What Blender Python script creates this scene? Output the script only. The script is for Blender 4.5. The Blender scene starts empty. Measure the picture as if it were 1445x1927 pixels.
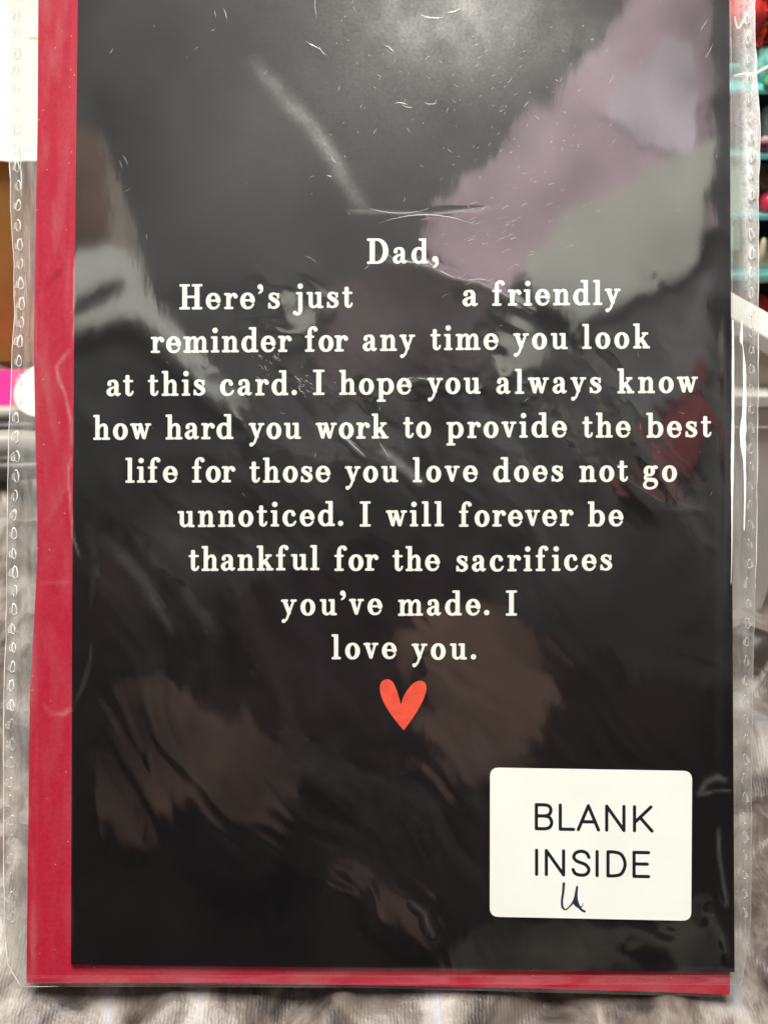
import bpy, math, random
import numpy as np
from mathutils import Vector, Matrix

random.seed(7)
rng = np.random.RandomState(11)
S = bpy.context.scene
COL = S.collection

# ------------------------------------------------------------------ camera
W_PX, H_PX = 1445.0, 1927.0
FOC = 0.26                                # distance camera -> card
U = 0.1567 / W_PX                         # metres per photo pixel on the card
PITCH = math.radians(35)
CAM_H = 0.232
CAM = Vector((0, 0, CAM_H))
R_ = Vector((1, 0, 0))
F_ = Vector((0, math.cos(PITCH), -math.sin(PITCH)))
UP_ = Vector((0, math.sin(PITCH), math.cos(PITCH)))
cam_d = bpy.data.cameras.new('camera')
cam = bpy.data.objects.new('camera', cam_d)
COL.objects.link(cam)
cam.matrix_world = Matrix(((R_.x, UP_.x, -F_.x, CAM.x), (R_.y, UP_.y, -F_.y, CAM.y),
                           (R_.z, UP_.z, -F_.z, CAM.z), (0, 0, 0, 1)))
cam_d.sensor_fit = 'HORIZONTAL'
cam_d.sensor_width = 36
cam_d.lens = 36 * FOC / (U * W_PX)
cam_d.clip_start = 0.01
cam_d.clip_end = 50
cam_d.dof.use_dof = True
cam_d.dof.focus_distance = FOC
cam_d.dof.aperture_fstop = 36
S.camera = cam

# ------------------------------------------------------------------ world and lamps
wd = bpy.data.worlds.new("World"); S.world = wd; wd.use_nodes = True
wd.node_tree.nodes['Background'].inputs[0].default_value = (1.0, 0.96, 0.9, 1)
wd.node_tree.nodes['Background'].inputs[1].default_value = 0.06
S.view_settings.view_transform = 'Standard'
S.view_settings.look = 'None'
S.view_settings.exposure = 0.0
S.view_settings.gamma = 1.0


def ray(px, py):
    return (F_ * FOC + R_ * ((px - W_PX / 2) * U) + UP_ * ((H_PX / 2 - py) * U)) / FOC


def P(px, py, d):                          # point at camera depth d
    return CAM + ray(px, py) * d


def G(px, py, z=0.0):                      # point of a level surface
    r = ray(px, py); return CAM + r * ((z - CAM.z) / r.z)


def V(px, py, yw):                         # point of an upright surface at world y
    r = ray(px, py); return CAM + r * (yw / r.y)


def area(name, loc, target, size, power, col=(1, 0.95, 0.87), sy=None, spread=180):
    l = bpy.data.lights.new(name, 'AREA'); l.size = size; l.energy = power; l.color = col
    l.shape = 'RECTANGLE'; l.size_y = sy or size; l.spread = math.radians(spread)
    o = bpy.data.objects.new(name, l); COL.objects.link(o)
    o.location = loc
    o.rotation_euler = (Vector(target) - Vector(loc)).to_track_quat('-Z', 'Y').to_euler()
    return o


# card frame: x right, y up along the card, z to the viewer; plane leans 1.3 deg
TILT = math.radians(1.3)
CO = P(W_PX / 2, H_PX / 2, FOC)
ux = R_.copy()
uz = (-F_ * math.cos(TILT) + UP_ * math.sin(TILT)).normalized()
uy = uz.cross(ux).normalized()
BASE = CO + uy * (-(1850 - H_PX / 2) * U)
M_CARD = Matrix(((ux.x, uy.x, uz.x, BASE.x), (ux.y, uy.y, uz.y, BASE.y), (ux.z, uy.z, uz.z, BASE.z), (0, 0, 0, 1)))


def K(px, py, h=0.0):                      # photo pixel -> card-frame point on the plane z = h
    r = ray(px, py)
    t = (BASE + uz * h - CAM).dot(uz) / r.dot(uz)
    p = CAM + r * t - BASE
    return Vector((p.dot(ux), p.dot(uy), h))


def REF(px, py, dist):                     # where the card mirrors pixel (px,py) from, dist in front of it
    p = K(px, py, 0)
    w = BASE + ux * p.x + uy * p.y
    d = ray(px, py).normalized()
    d = d - uz * (2 * d.dot(uz))
    return w + d * (dist / d.dot(uz))


area('ceiling_lamp', REF(930, -830, 1.25), CO, 0.42, 24.5, (1, 0.98, 0.945), 0.45)
area('back_fill_lamp', (-0.15, 0.30, 1.15), (0, 0.36, 0), 0.45, 16, (1, 0.95, 0.87))  # added fill for the things behind the card
# added unseen lamp, brightening the wall and shapes that the film mirrors
area('reflection_fill_lamp', REF(850, -1500, 0.30), REF(850, 500, 1.25), 0.4, 51, (1, 0.97, 0.95), 0.2)


# ------------------------------------------------------------------ materials
def mat(name):
    m = bpy.data.materials.new(name); m.use_nodes = True
    n = m.node_tree.nodes; l = m.node_tree.links
    return m, n, l, n['Principled BSDF']


def nd(n, t, **kw):
    x = n.new(t)
    for k, v in kw.items():
        setattr(x, k, v)
    return x


def simple(name, col, rough=0.6, noise=0.0, scale=200, bump=0.0, bscale=900, metal=0.0, sheen=0.0, stretch=None, coord='Object', spec=0.5):
    m, n, l, b = mat(name)
    b.inputs['Roughness'].default_value = rough
    b.inputs['Metallic'].default_value = metal
    b.inputs['Sheen Weight'].default_value = sheen
    b.inputs['Specular IOR Level'].default_value = spec
    tc = nd(n, 'ShaderNodeTexCoord'); mp = nd(n, 'ShaderNodeMapping')
    l.new(tc.outputs[coord], mp.inputs[0])
    if stretch: mp.inputs['Scale'].default_value = stretch
    t = nd(n, 'ShaderNodeTexNoise'); t.inputs['Scale'].default_value = scale; t.inputs['Detail'].default_value = 5
    l.new(mp.outputs[0], t.inputs[0])
    r = nd(n, 'ShaderNodeValToRGB')
    c0 = tuple(max(0, c * (1 - noise)) for c in col) + (1,); c1 = tuple(min(1, c * (1 + noise)) for c in col) + (1,)
    r.color_ramp.elements[0].position = 0.3; r.color_ramp.elements[0].color = c0
    r.color_ramp.elements[1].position = 0.7; r.color_ramp.elements[1].color = c1
    l.new(t.outputs[0], r.inputs[0]); l.new(r.outputs[0], b.inputs['Base Color'])
    if bump:
        t2 = nd(n, 'ShaderNodeTexNoise'); t2.inputs['Scale'].default_value = bscale; t2.inputs['Detail'].default_value = 4
        l.new(mp.outputs[0], t2.inputs[0])
        bp = nd(n, 'ShaderNodeBump'); bp.inputs['Strength'].default_value = bump; bp.inputs['Distance'].default_value = 0.0004
        l.new(t2.outputs[0], bp.inputs['Height']); l.new(bp.outputs[0], b.inputs['Normal'])
    return m


def film_mat(name, refl, rough, haze0, use_attr=False, streak=0.0, tint=(0.985, 0.985, 0.975), bump=0.0):
    """clear plastic: see-through, mirror-like skin, plus diffuse haze for scuffs and painted glare"""
    m = bpy.data.materials.new(name); m.use_nodes = True
    n = m.node_tree.nodes; l = m.node_tree.links; n.clear()
    out = nd(n, 'ShaderNodeOutputMaterial')
    tr = nd(n, 'ShaderNodeBsdfTransparent'); tr.inputs[0].default_value = tint + (1,)
    gl = nd(n, 'ShaderNodeBsdfGlossy'); gl.inputs['Roughness'].default_value = rough
    gl.inputs[0].default_value = (1, 1, 1, 1)
    df = nd(n, 'ShaderNodeBsdfDiffuse'); df.inputs[0].default_value = (0.93, 0.93, 0.9, 1)
    # Schlick reflectance, the same from both sides of the thin sheet
    ge = nd(n, 'ShaderNodeNewGeometry'); dp = nd(n, 'ShaderNodeVectorMath', operation='DOT_PRODUCT')
    l.new(ge.outputs['Incoming'], dp.inputs[0]); l.new(ge.outputs['Normal'], dp.inputs[1])
    ab = nd(n, 'ShaderNodeMath', operation='ABSOLUTE'); l.new(dp.outputs['Value'], ab.inputs[0])
    om = nd(n, 'ShaderNodeMath', operation='SUBTRACT', use_clamp=True); om.inputs[0].default_value = 1.0; l.new(ab.outputs[0], om.inputs[1])
    pw = nd(n, 'ShaderNodeMath', operation='POWER'); l.new(om.outputs[0], pw.inputs[0]); pw.inputs[1].default_value = 5
    mu = nd(n, 'ShaderNodeMath', operation='MULTIPLY_ADD', use_clamp=True); l.new(pw.outputs[0], mu.inputs[0]); mu.inputs[1].default_value = 1 - refl; mu.inputs[2].default_value = refl
    m1 = nd(n, 'ShaderNodeMixShader'); l.new(mu.outputs[0], m1.inputs[0]); l.new(tr.outputs[0], m1.inputs[1]); l.new(gl.outputs[0], m1.inputs[2])
    tc = nd(n, 'ShaderNodeTexCoord'); mp = nd(n, 'ShaderNodeMapping'); l.new(tc.outputs['Object'], mp.inputs[0])
    mp.inputs['Scale'].default_value = (1, 0.12 if streak else 1, 1)
    t = nd(n, 'ShaderNodeTexNoise'); t.inputs['Scale'].default_value = 900 if streak else 120; t.inputs['Detail'].default_value = 6
    t.inputs['Roughness'].default_value = 0.65
    l.new(mp.outputs[0], t.inputs[0])
    mr = nd(n, 'ShaderNodeMapRange'); l.new(t.outputs[0], mr.inputs[0])
    mr.inputs[1].default_value = 0.35; mr.inputs[2].default_value = 0.8
    mr.inputs[3].default_value = max(0, haze0 - streak * 0.5); mr.inputs[4].default_value = haze0 + (streak if streak else haze0)
    fac = mr.outputs[0]
    if use_attr:
        at = nd(n, 'ShaderNodeAttribute'); at.attribute_name = 'haze'
        t3 = nd(n, 'ShaderNodeTexNoise'); t3.inputs['Scale'].default_value = 1500; t3.inputs['Detail'].default_value = 5
        l.new(tc.outputs['Object'], t3.inputs[0])
        mr3 = nd(n, 'ShaderNodeMapRange'); l.new(t3.outputs[0], mr3.inputs[0])
        mr3.inputs[1].default_value = 0.3; mr3.inputs[2].default_value = 0.75; mr3.inputs[3].default_value = 0.75; mr3.inputs[4].default_value = 1.25
        m3 = nd(n, 'ShaderNodeMath', operation='MULTIPLY'); l.new(at.outputs['Fac'], m3.inputs[0]); l.new(mr3.outputs[0], m3.inputs[1])
        ad = nd(n, 'ShaderNodeMath', operation='ADD', use_clamp=True); l.new(m3.outputs[0], ad.inputs[0]); l.new(fac, ad.inputs[1])
        fac = ad.outputs[0]
    m2 = nd(n, 'ShaderNodeMixShader'); l.new(fac, m2.inputs[0]); l.new(m1.outputs[0], m2.inputs[1]); l.new(df.outputs[0], m2.inputs[2])
    l.new(m2.outputs[0], out.inputs[0])
    if bump:
        t4 = nd(n, 'ShaderNodeTexNoise'); t4.inputs['Scale'].default_value = 420; t4.inputs['Detail'].default_value = 3
        mp4 = nd(n, 'ShaderNodeMapping'); l.new(tc.outputs['Object'], mp4.inputs[0])
        mp4.inputs['Rotation'].default_value = (0, 0, math.radians(35)); mp4.inputs['Scale'].default_value = (1, 0.35, 1)
        l.new(mp4.outputs[0], t4.inputs[0])
        bp = nd(n, 'ShaderNodeBump'); bp.inputs['Strength'].default_value = bump; bp.inputs['Distance'].default_value = 0.0001
        l.new(t4.outputs[0], bp.inputs['Height']); l.new(bp.outputs[0], gl.inputs['Normal'])
    return m


M = {}
M['card'] = simple('card_black', (0.0022, 0.0022, 0.0034), 0.5, 0.2, 500, 0.05, spec=0.15)
M['card_edge'] = simple('card_white_core', (0.75, 0.72, 0.66), 0.8)
M['ink'] = simple('cream_ink', (0.90, 0.93, 0.87), 0.6, 0.02, 900)
M['heart'] = simple('red_ink', (0.86, 0.085, 0.04), 0.6, 0.14, 420)
M['sticker'] = simple('sticker_paper', (0.80, 0.825, 0.765), 0.55, 0.035, 60, 0.06, 1200)
M['black_ink'] = simple('black_ink', (0.006, 0.010, 0.016), 0.4, 0.1)
M['pen'] = simple('blue_black_pen', (0.02, 0.03, 0.055), 0.35, 0.5, 900)
M['film'] = film_mat('clear_film', 0.105, 0.048, 0.0008, True, bump=0.06)
M['film_back'] = film_mat('cloudy_film', 0.08, 0.12, 0.13, False, 0.14, (0.95, 0.95, 0.94))  # diffuse white carries plastic haze plus the ceiling reflection in the margins
M['weld'] = film_mat('melted_plastic', 0.3, 0.15, 0.85, False)
M['weld_soft'] = film_mat('melted_plastic_soft', 0.2, 0.15, 0.18, False)
M['glare'] = film_mat('glare_white_plastic', 0.4, 0.15, 0.85, False)  # lamp glare on the folds, painted as white haze


# ------------------------------------------------------------------ object helpers
def link(name, me, m=None, parent=None):
    o = bpy.data.objects.new(name, me); COL.objects.link(o)
    if m is not None and not me.materials: me.materials.append(m)
    if parent is not None: o.parent = parent
    return o


def tag(o, label=None, cat=None, group=None, kind=None):
    if label: o['label'] = label
    if cat: o['category'] = cat
    if group: o['group'] = group
    if kind: o['kind'] = kind
    return o


def empty(name, mw=None, loc=None):
    o = bpy.data.objects.new(name, None); COL.objects.link(o); o.empty_display_size = 0.01
    if mw is not None: o.matrix_world = mw
    if loc is not None: o.location = loc
    return o


def mesh(name, vs, fs, smooth=False):
    me = bpy.data.meshes.new(name)
    me.from_pydata([tuple(v) for v in vs], [], fs); me.update()
    if smooth: me.shade_smooth()
    return me


def slab(outline, z0, z1):
    """outline: list of (x,y) counter-clockwise -> verts, faces of a thin solid"""
    n = len(outline)
    vs = [(x, y, z1) for x, y in outline] + [(x, y, z0) for x, y in outline]
    fs = [list(range(n)), list(range(2 * n - 1, n - 1, -1))]
    for i in range(n):
        j = (i + 1) % n
        fs.append([i, i + n, j + n, j])
    return vs, fs


def prism(pts, off):
    """front polygon (world points) pushed back by vector off"""
    n = len(pts); off = Vector(off)
    vs = [Vector(p) for p in pts] + [Vector(p) + off for p in pts]
    fs = [list(range(n)), list(range(2 * n - 1, n - 1, -1))]
    for i in range(n):
        j = (i + 1) % n
        fs.append([i, i + n, j + n, j])
    return vs, fs


def tube(pts, rad, sides=6, closed=False):
    vs, fs = [], []
    n = len(pts); pts = [Vector(p) for p in pts]
    for i, p in enumerate(pts):
        a = pts[(i - 1) % n] if (closed or i > 0) else p
        b = pts[(i + 1) % n] if (closed or i < n - 1) else p
        t = (b - a).normalized()
        s = t.cross(Vector((0, 0, 1)))
        if s.length < 1e-4: s = t.cross(Vector((1, 0, 0)))
        s.normalize(); q = s.cross(t)
        r = rad[i] if hasattr(rad, '__len__') else rad
        for k in range(sides):
            an = 2 * math.pi * k / sides
            vs.append(p + s * (math.cos(an) * r) + q * (math.sin(an) * r))
    for i in range(n if closed else n - 1):
        j = (i + 1) % n
        for k in range(sides):
            k2 = (k + 1) % sides
            fs.append([i * sides + k, i * sides + k2, j * sides + k2, j * sides + k])
    if not closed:
        fs.append(list(range(sides))[::-1]); fs.append([(n - 1) * sides + k for k in range(sides)])
    return vs, fs


def join(parts):
    vs, fs = [], []
    for v, f in parts:
        b = len(vs); vs += list(v); fs += [[i + b for i in q] for q in f]
    return vs, fs


# numpy value noise
_T = rng.rand(256, 256)


def vnoise(x, y, seed=0):
    x = np.asarray(x, float) + seed * 17.31; y = np.asarray(y, float) + seed * 9.77
    xi = np.floor(x).astype(int); yi = np.floor(y).astype(int)
    fx = x - xi; fy = y - yi
    fx = fx * fx * fx * (fx * (fx * 6 - 15) + 10); fy = fy * fy * fy * (fy * (fy * 6 - 15) + 10)
    a = _T[xi & 255, yi & 255]; b = _T[(xi + 1) & 255, yi & 255]
    c = _T[xi & 255, (yi + 1) & 255]; d = _T[(xi + 1) & 255, (yi + 1) & 255]
    return (a * (1 - fx) + b * fx) * (1 - fy) + (c * (1 - fx) + d * fx) * fy - 0.5


def fbm(x, y, o=4, seed=0, g=0.5):
    s = 0; a = 1.0
    for k in range(o):
        s = s + a * vnoise(x * 2 ** k, y * 2 ** k, seed + k); a *= g
    return s


def polydist(X, Y, pts):
    """distance to a polyline and parameter along it"""
    best = np.full(X.shape, 1e9); par = np.zeros(X.shape)
    L = 0; seg = []
    for (x0, y0), (x1, y1) in zip(pts[:-1], pts[1:]):
        d = math.hypot(x1 - x0, y1 - y0); seg.append((x0, y0, x1, y1, d, L)); L += d
    for x0, y0, x1, y1, d, l0 in seg:
        t = np.clip(((X - x0) * (x1 - x0) + (Y - y0) * (y1 - y0)) / (d * d), 0, 1)
        q = np.hypot(X - x0 - t * (x1 - x0), Y - y0 - t * (y1 - y0))
        m = q < best
        best = np.where(m, q, best); par = np.where(m, (l0 + t * d) / L, par)
    return best, par


# ------------------------------------------------------------------ lettering
def sd_stroke(pts):
    def f(X, Y):
        out = np.full(X.shape, 1e9)
        for (x0, y0, r0), (x1, y1, r1) in zip(pts[:-1], pts[1:]):
            dx, dy = x1 - x0, y1 - y0; dd = dx * dx + dy * dy + 1e-9
            t = np.clip(((X - x0) * dx + (Y - y0) * dy) / dd, 0, 1)
            out = np.minimum(out, np.hypot(X - x0 - t * dx, Y - y0 - t * dy) - (r0 + (r1 - r0) * t))
        return out
    return f


def smooth_pts(pts, n=6):
    """Catmull-Rom through (x,y,r)"""
    p = [pts[0]] + list(pts) + [pts[-1]]; out = []
    for i in range(1, len(p) - 2):
        for k in range(n):
            t = k / n
            out.append(tuple(0.5 * (2 * p[i][c] + (p[i + 1][c] - p[i - 1][c]) * t
                       + (2 * p[i - 1][c] - 5 * p[i][c] + 4 * p[i + 1][c] - p[i + 2][c]) * t * t
                       + (-p[i - 1][c] + 3 * p[i][c] - 3 * p[i + 1][c] + p[i + 2][c]) * t ** 3) for c in range(3)))
    out.append(tuple(pts[-1])); return out


def cv(*pts): return sd_stroke(smooth_pts(pts))
def ln(*pts): return sd_stroke(pts)


def bx(x0, y0, x1, y1, r=1.3):
    cx, cy, hx, hy = (x0 + x1) / 2, (y0 + y1) / 2, (x1 - x0) / 2 - r, (y1 - y0) / 2 - r

    def f(X, Y):
        a = np.abs(X - cx) - hx; b = np.abs(Y - cy) - hy
        return np.hypot(np.maximum(a, 0), np.maximum(b, 0)) + np.minimum(np.maximum(a, b), 0) - r
    return f


def dot(x, y, r): return lambda X, Y: np.hypot(X - x, Y - y) - r


def arc(cx, cy, rx, ry, a0, a1, rs, rh, n=26, ends=None):
    pts = []
    for i in range(n + 1):
        t = i / n; a = math.radians(a0 + (a1 - a0) * t)
        r = rh + (rs - rh) * abs(math.cos(a)) ** 1.3
        if ends: 
            e = min(t, 1 - t) / 0.12
            if e < 1: r = ends + (r - ends) * e
        pts.append((cx + rx * math.cos(a), cy + ry * math.sin(a), r))
    return sd_stroke(pts)


F0 = lambda x0=0, x1=15: bx(x0, 0, x1, 3.9)
FL = lambda x=0, y=26: bx(x, y, x + 9, y + 3.9)
GL = {
 'o': [arc(13.7, 15, 9.5, 13.5, 0, 360, 4.2, 1.9)],
 'h': [bx(4, 0, 11.3, 46.6), FL(0, 42.6), F0(), bx(20, 0, 27, 20), F0(16.5, 31),
       cv((10, 20, 1.6), (12.5, 25.3, 1.8), (17, 28, 2.1), (21, 27, 3), (23.4, 22.5, 3.5), (23.5, 16, 3.5))],
 'n': [bx(4, 0, 11.3, 29.9), FL(), F0(), bx(20, 0, 27, 20), F0(16.5, 31),
       cv((10, 20, 1.6), (12.5, 25.3, 1.8), (17, 28, 2.1), (21, 27, 3), (23.4, 22.5, 3.5), (23.5, 16, 3.5))],
 'm': [bx(4, 0, 11.2, 29.9), FL(), F0(0, 14.5), bx(19.5, 0, 26.3, 20), F0(16, 30), bx(35, 0, 41.8, 20), F0(31.5, 46),
       cv((10, 20, 1.6), (12.5, 25.3, 1.8), (16.5, 28, 2.1), (20.5, 27, 3), (22.8, 22.5, 3.4), (22.9, 16, 3.4)),
       cv((25.5, 20, 1.6), (28, 25.3, 1.8), (32, 28, 2.1), (36, 27, 3), (38.3, 22.5, 3.4), (38.4, 16, 3.4))],
 'u': [bx(4, 9, 11, 29.9), FL(), cv((7.5, 12, 3.5), (8, 6, 3.4), (11.5, 2.4, 2.5), (15.5, 2.4, 1.9), (20, 6, 1.7), (22, 10, 1.6)),
       bx(20, 0, 27, 29.9), FL(16, 26), bx(23, 0, 31, 3.9)],
 'r': [bx(4, 0, 11.3, 29.9), FL(), F0(0, 16.5), cv((10, 18, 1.6), (12.5, 24.5, 1.8), (16.5, 27.8, 2.2), (20.5, 26.8, 2.4)), dot(21, 23.8, 3.8)],
 'd': [bx(19.6, 0, 27, 46.6), bx(14, 42.7, 23, 46.6), bx(23, 0, 31, 3.9), arc(13.6, 15, 9.4, 13.5, 38, 322, 4.2, 1.9, ends=1.6)],
 'b': [bx(4, 0, 11.4, 46.6), FL(0, 42.7), bx(0.5, 0, 9, 3.9), arc(17.6, 15, 9.6, 13.5, -142, 142, 4.2, 1.9, ends=1.6)],
 'p': [bx(4, -13.5, 11.4, 29.9), FL(), bx(0, -13.7, 16, -9.9), arc(17.8, 15, 9.6, 13.5, -142, 142, 4.2, 1.9, ends=1.6)],
 'e': [arc(13.6, 15, 9.5, 13.5, 2, 285, 4.1, 1.9), bx(7, 14.3, 25.6, 17.7, 1.0),
       cv((15, 1.6, 1.9), (20, 3.2, 1.9), (24.3, 8.6, 1.5)), ln((22.2, 20, 3.2), (23.2, 17, 2.2))],
 'a': [dot(5.9, 22.6, 3.6), cv((3.8, 23.5, 1.4), (6, 27, 1.9), (11.5, 28.6, 1.8), (16.5, 27.3, 2.9), (19, 22.5, 3.6), (19, 15, 3.7), (19, 6.5, 3.7), (21.6, 2.1, 2.2), (25.6, 4.2, 1.4)),
       cv((18, 17.3, 1.5), (11, 15.5, 1.8), (6, 12, 2.9), (4.4, 7.8, 3.7), (6.6, 3.6, 3.1), (11, 1.9, 1.9), (18, 6.5, 1.5))],
 's': [cv((19.2, 20.5, 1.6), (17, 26, 1.7), (11, 28.3, 1.9), (5.8, 25.8, 2.8), (5.3, 21.2, 3.4), (10.5, 16.8, 3.8), (16.2, 13.4, 3.9), (18.7, 8.7, 3.6), (16.4, 3.8, 2.6), (11, 1.7, 1.9), (5.5, 3.5, 1.8), (2.6, 9.5, 1.6)),
       bx(17.8, 20, 20.9, 28.9, 1.2), bx(0.8, 0.6, 3.9, 10, 1.2)],
 'c': [arc(13.6, 15, 9.4, 13.5, 55, 285, 4.2, 1.9), dot(20.3, 22.4, 3.7), cv((15, 1.6, 1.9), (20, 3.2, 1.9), (24, 8.6, 1.5))],
 't': [bx(4.3, 7, 11.4, 39.2, 2.2), bx(0, 26.2, 18.3, 29.8), cv((7.8, 10, 3.5), (8.4, 5, 3.4), (12, 2.0, 2.2), (16, 4, 1.7), (17.6, 8, 1.5))],
 'i': [bx(4, 0, 11.3, 29.9), FL(), F0(), dot(7.4, 41.3, 4.8)],
 'j': [bx(4, -4, 11.3, 29.9), FL(), dot(7.4, 41.3, 4.8), cv((7.7, -2, 3.5), (6.3, -8.7, 2.8), (2, -11.3, 2.1), (-2.6, -9.5, 2)), dot(-2.6, -8.6, 3.4)],
 'l': [bx(4.3, 0, 11.7, 46.6), FL(0, 42.7), F0(0, 16.5)],
 'f': [bx(4.6, 0, 11.8, 36), F0(0, 16.8), bx(0, 26.2, 16.6, 29.8), cv((8.2, 33, 3.6), (9, 40.5, 3.1), (13, 45, 2.2), (18.6, 44.6, 2.2)), dot(19.4, 41.5, 3.6)],
 'y': [ln((6.6, 27, 3.6), (14.6, 5, 3.3)), ln((23.2, 27.5, 1.9), (13.2, 0.5, 1.9)), cv((13.2, 1, 1.9), (10.3, -6.5, 1.9), (5.5, -11.2, 2)), dot(4.7, -10.3, 3.5),
       bx(0, 26.1, 12.8, 29.9), bx(17.6, 26.1, 28.8, 29.9)],
 'v': [ln((6.4, 27, 3.6), (13.4, 3.8, 3.1)), ln((21.5, 27.5, 1.9), (14.4, 2.4, 1.9)), bx(0, 26.1, 12.6, 29.9), bx(16, 26.1, 27.3, 29.9)],
 'w': [ln((6.4, 27, 3.6), (12.6, 3.8, 3.1)), ln((19, 27.5, 1.9), (13.6, 2.4, 1.9)), ln((18.6, 27, 3.6), (25.4, 3.8, 3.1)), ln((33.4, 27.5, 1.9), (26.6, 2.4, 1.9)),
       bx(0, 26.1, 22, 29.9), bx(28, 26.1, 39, 29.9)],
 'k': [bx(4, 0, 11.3, 46.6), FL(0, 42.7), F0(0, 14.6), ln((10.5, 11.5, 1.8), (22.5, 27, 1.8)), bx(16, 26.1, 27.5, 29.9), ln((15.2, 17.4, 3.3), (23.6, 4, 3.6)), F0(17.4, 31)],
 'g': [arc(12, 20.3, 6.6, 8, 0, 360, 3.8, 1.7), cv((17, 26.5, 1.6), (20.5, 28.3, 1.8), (24, 28.3, 2)), dot(24.8, 27, 2.9),
       cv((8, 12.5, 1.7), (4.3, 9, 2.2), (6.5, 5.2, 2.9), (14, 3.9, 3.4), (21.5, 2.8, 3.5), (25, -2.5, 3.1), (22.5, -9.3, 2.2), (13.5, -12.4, 1.9), (5, -9.8, 2.4), (3.1, -4.8, 2.6), (6, 0.6, 2.0), (9.5, 3, 1.8))],
 'D': [bx(5, 0, 14.2, 47.4), bx(0, 43.4, 21, 47.4), bx(0, 0, 21, 4), arc(18, 23.7, 16.8, 21.7, -90, 90, 4.8, 2.0)],
 'H': [bx(5.2, 0, 13.8, 47), bx(28.4, 0, 37, 47), bx(0, 43.2, 19, 47), bx(0, 0, 19, 3.9), bx(23.2, 43.2, 42.3, 47), bx(23.2, 0, 42.3, 3.9), bx(12, 21.6, 30, 25.4)],
 'I': [bx(6.4, 0, 15.2, 47), bx(0, 43.2, 21.6, 47), bx(0, 0, 21.6, 3.9)],
 '.': [dot(5, 4.6, 4.7)],
 ',': [dot(6, 7.6, 5.3), cv((9.4, 6.5, 2.4), (9.6, 0, 2.5), (7, -4.5, 1.9), (3.6, -7.4, 1.2))],
 "'": [dot(5.2, 41.3, 4.7), cv((8.2, 40.5, 2.2), (8.2, 35, 2.2), (6, 31.5, 1.7), (3.2, 29.4, 1.1))],
}


def contour(sdfs, x0, x1, y0, y1, step, grow=0.0):
    """fill the inside of a union of shapes with flat polygons, edge cells cut at the outline"""
    nx = int((x1 - x0) / step) + 2; ny = int((y1 - y0) / step) + 2
    gx = x0 + np.arange(nx) * step; gy = y0 + np.arange(ny) * step
    X, Y = np.meshgrid(gx, gy)
    D = sdfs[0](X, Y)
    for f in sdfs[1:]: D = np.minimum(D, f(X, Y))
    D = D - grow + 1e-5
    ins = D < 0; polys = []
    for j in range(ny - 1):
        i = 0
        while i < nx - 1:
            c = ins[j, i], ins[j, i + 1], ins[j + 1, i + 1], ins[j + 1, i]
            if all(c):
                k = i
                while k + 1 < nx - 1 and ins[j, k + 2] and ins[j + 1, k + 2]: k += 1
                polys.append([(gx[i], gy[j]), (gx[k + 1], gy[j]), (gx[k + 1], gy[j + 1]), (gx[i], gy[j + 1])])
                i = k + 1; continue
            if any(c):
                cs = [(i, j), (i + 1, j), (i + 1, j + 1), (i, j + 1)]; pl = []
                for a in range(4):
                    p, q = cs[a], cs[(a + 1) % 4]
                    dp, dq = D[p[1], p[0]], D[q[1], q[0]]
                    if dp < 0: pl.append((gx[p[0]], gy[p[1]]))
                    if (dp < 0) != (dq < 0):
                        t = dp / (dp - dq)
                        pl.append((gx[p[0]] + (gx[q[0]] - gx[p[0]]) * t, gy[p[1]] + (gy[q[1]] - gy[p[1]]) * t))
                if len(pl) >= 3: polys.append(pl)
            i += 1
    return polys


_cache = {}


def glyph(ch):
    if ch not in _cache:
        po = contour(GL[ch], -8, 52, -17, 50, 0.8, 0.35)
        xs = [x for p in po for x, y in p]
        _cache[ch] = (po, min(xs), max(xs))
    return _cache[ch]


def word(text, xa, xb, base, parent, m, h, slope=-0.008):
    gs = [glyph(c) for c in text]
    wsum = sum(g[2] - g[1] for g in gs)
    n = len(gs)
    gaps = []
    for a, b in zip(text[:-1], text[1:]):
        g = 1.0
        if b in '.,': g = 0.9
        if a in 'vwy' or b in 'vwy': g = 0.8
        if a == 'r' or b == "'" or a == "'": g = 0.7
        if a + b in ("'s",): g = 1.4
        gaps.append(g)
    u = (xb - xa - wsum) / sum(gaps) if n > 1 else 0
    sx = 1.0
    if n == 1: sx = (xb - xa) / wsum
    vs, fs = [], []
    x = xa
    for i, (po, a, b) in enumerate(gs):
        for pl in po:
            bse = len(vs)
            for gx_, gy_ in pl:
                px = x + (gx_ - a) * sx
                vs.append(K(px, base - gy_ + slope * (px - (xa + xb) / 2), h))
            fs.append(list(range(bse, bse + len(pl))))
        x += (b - a) * sx + (u * gaps[i] if i < n - 1 else 0)
    return link('printed_word', mesh('printed_word', vs, fs), m, parent)


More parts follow.
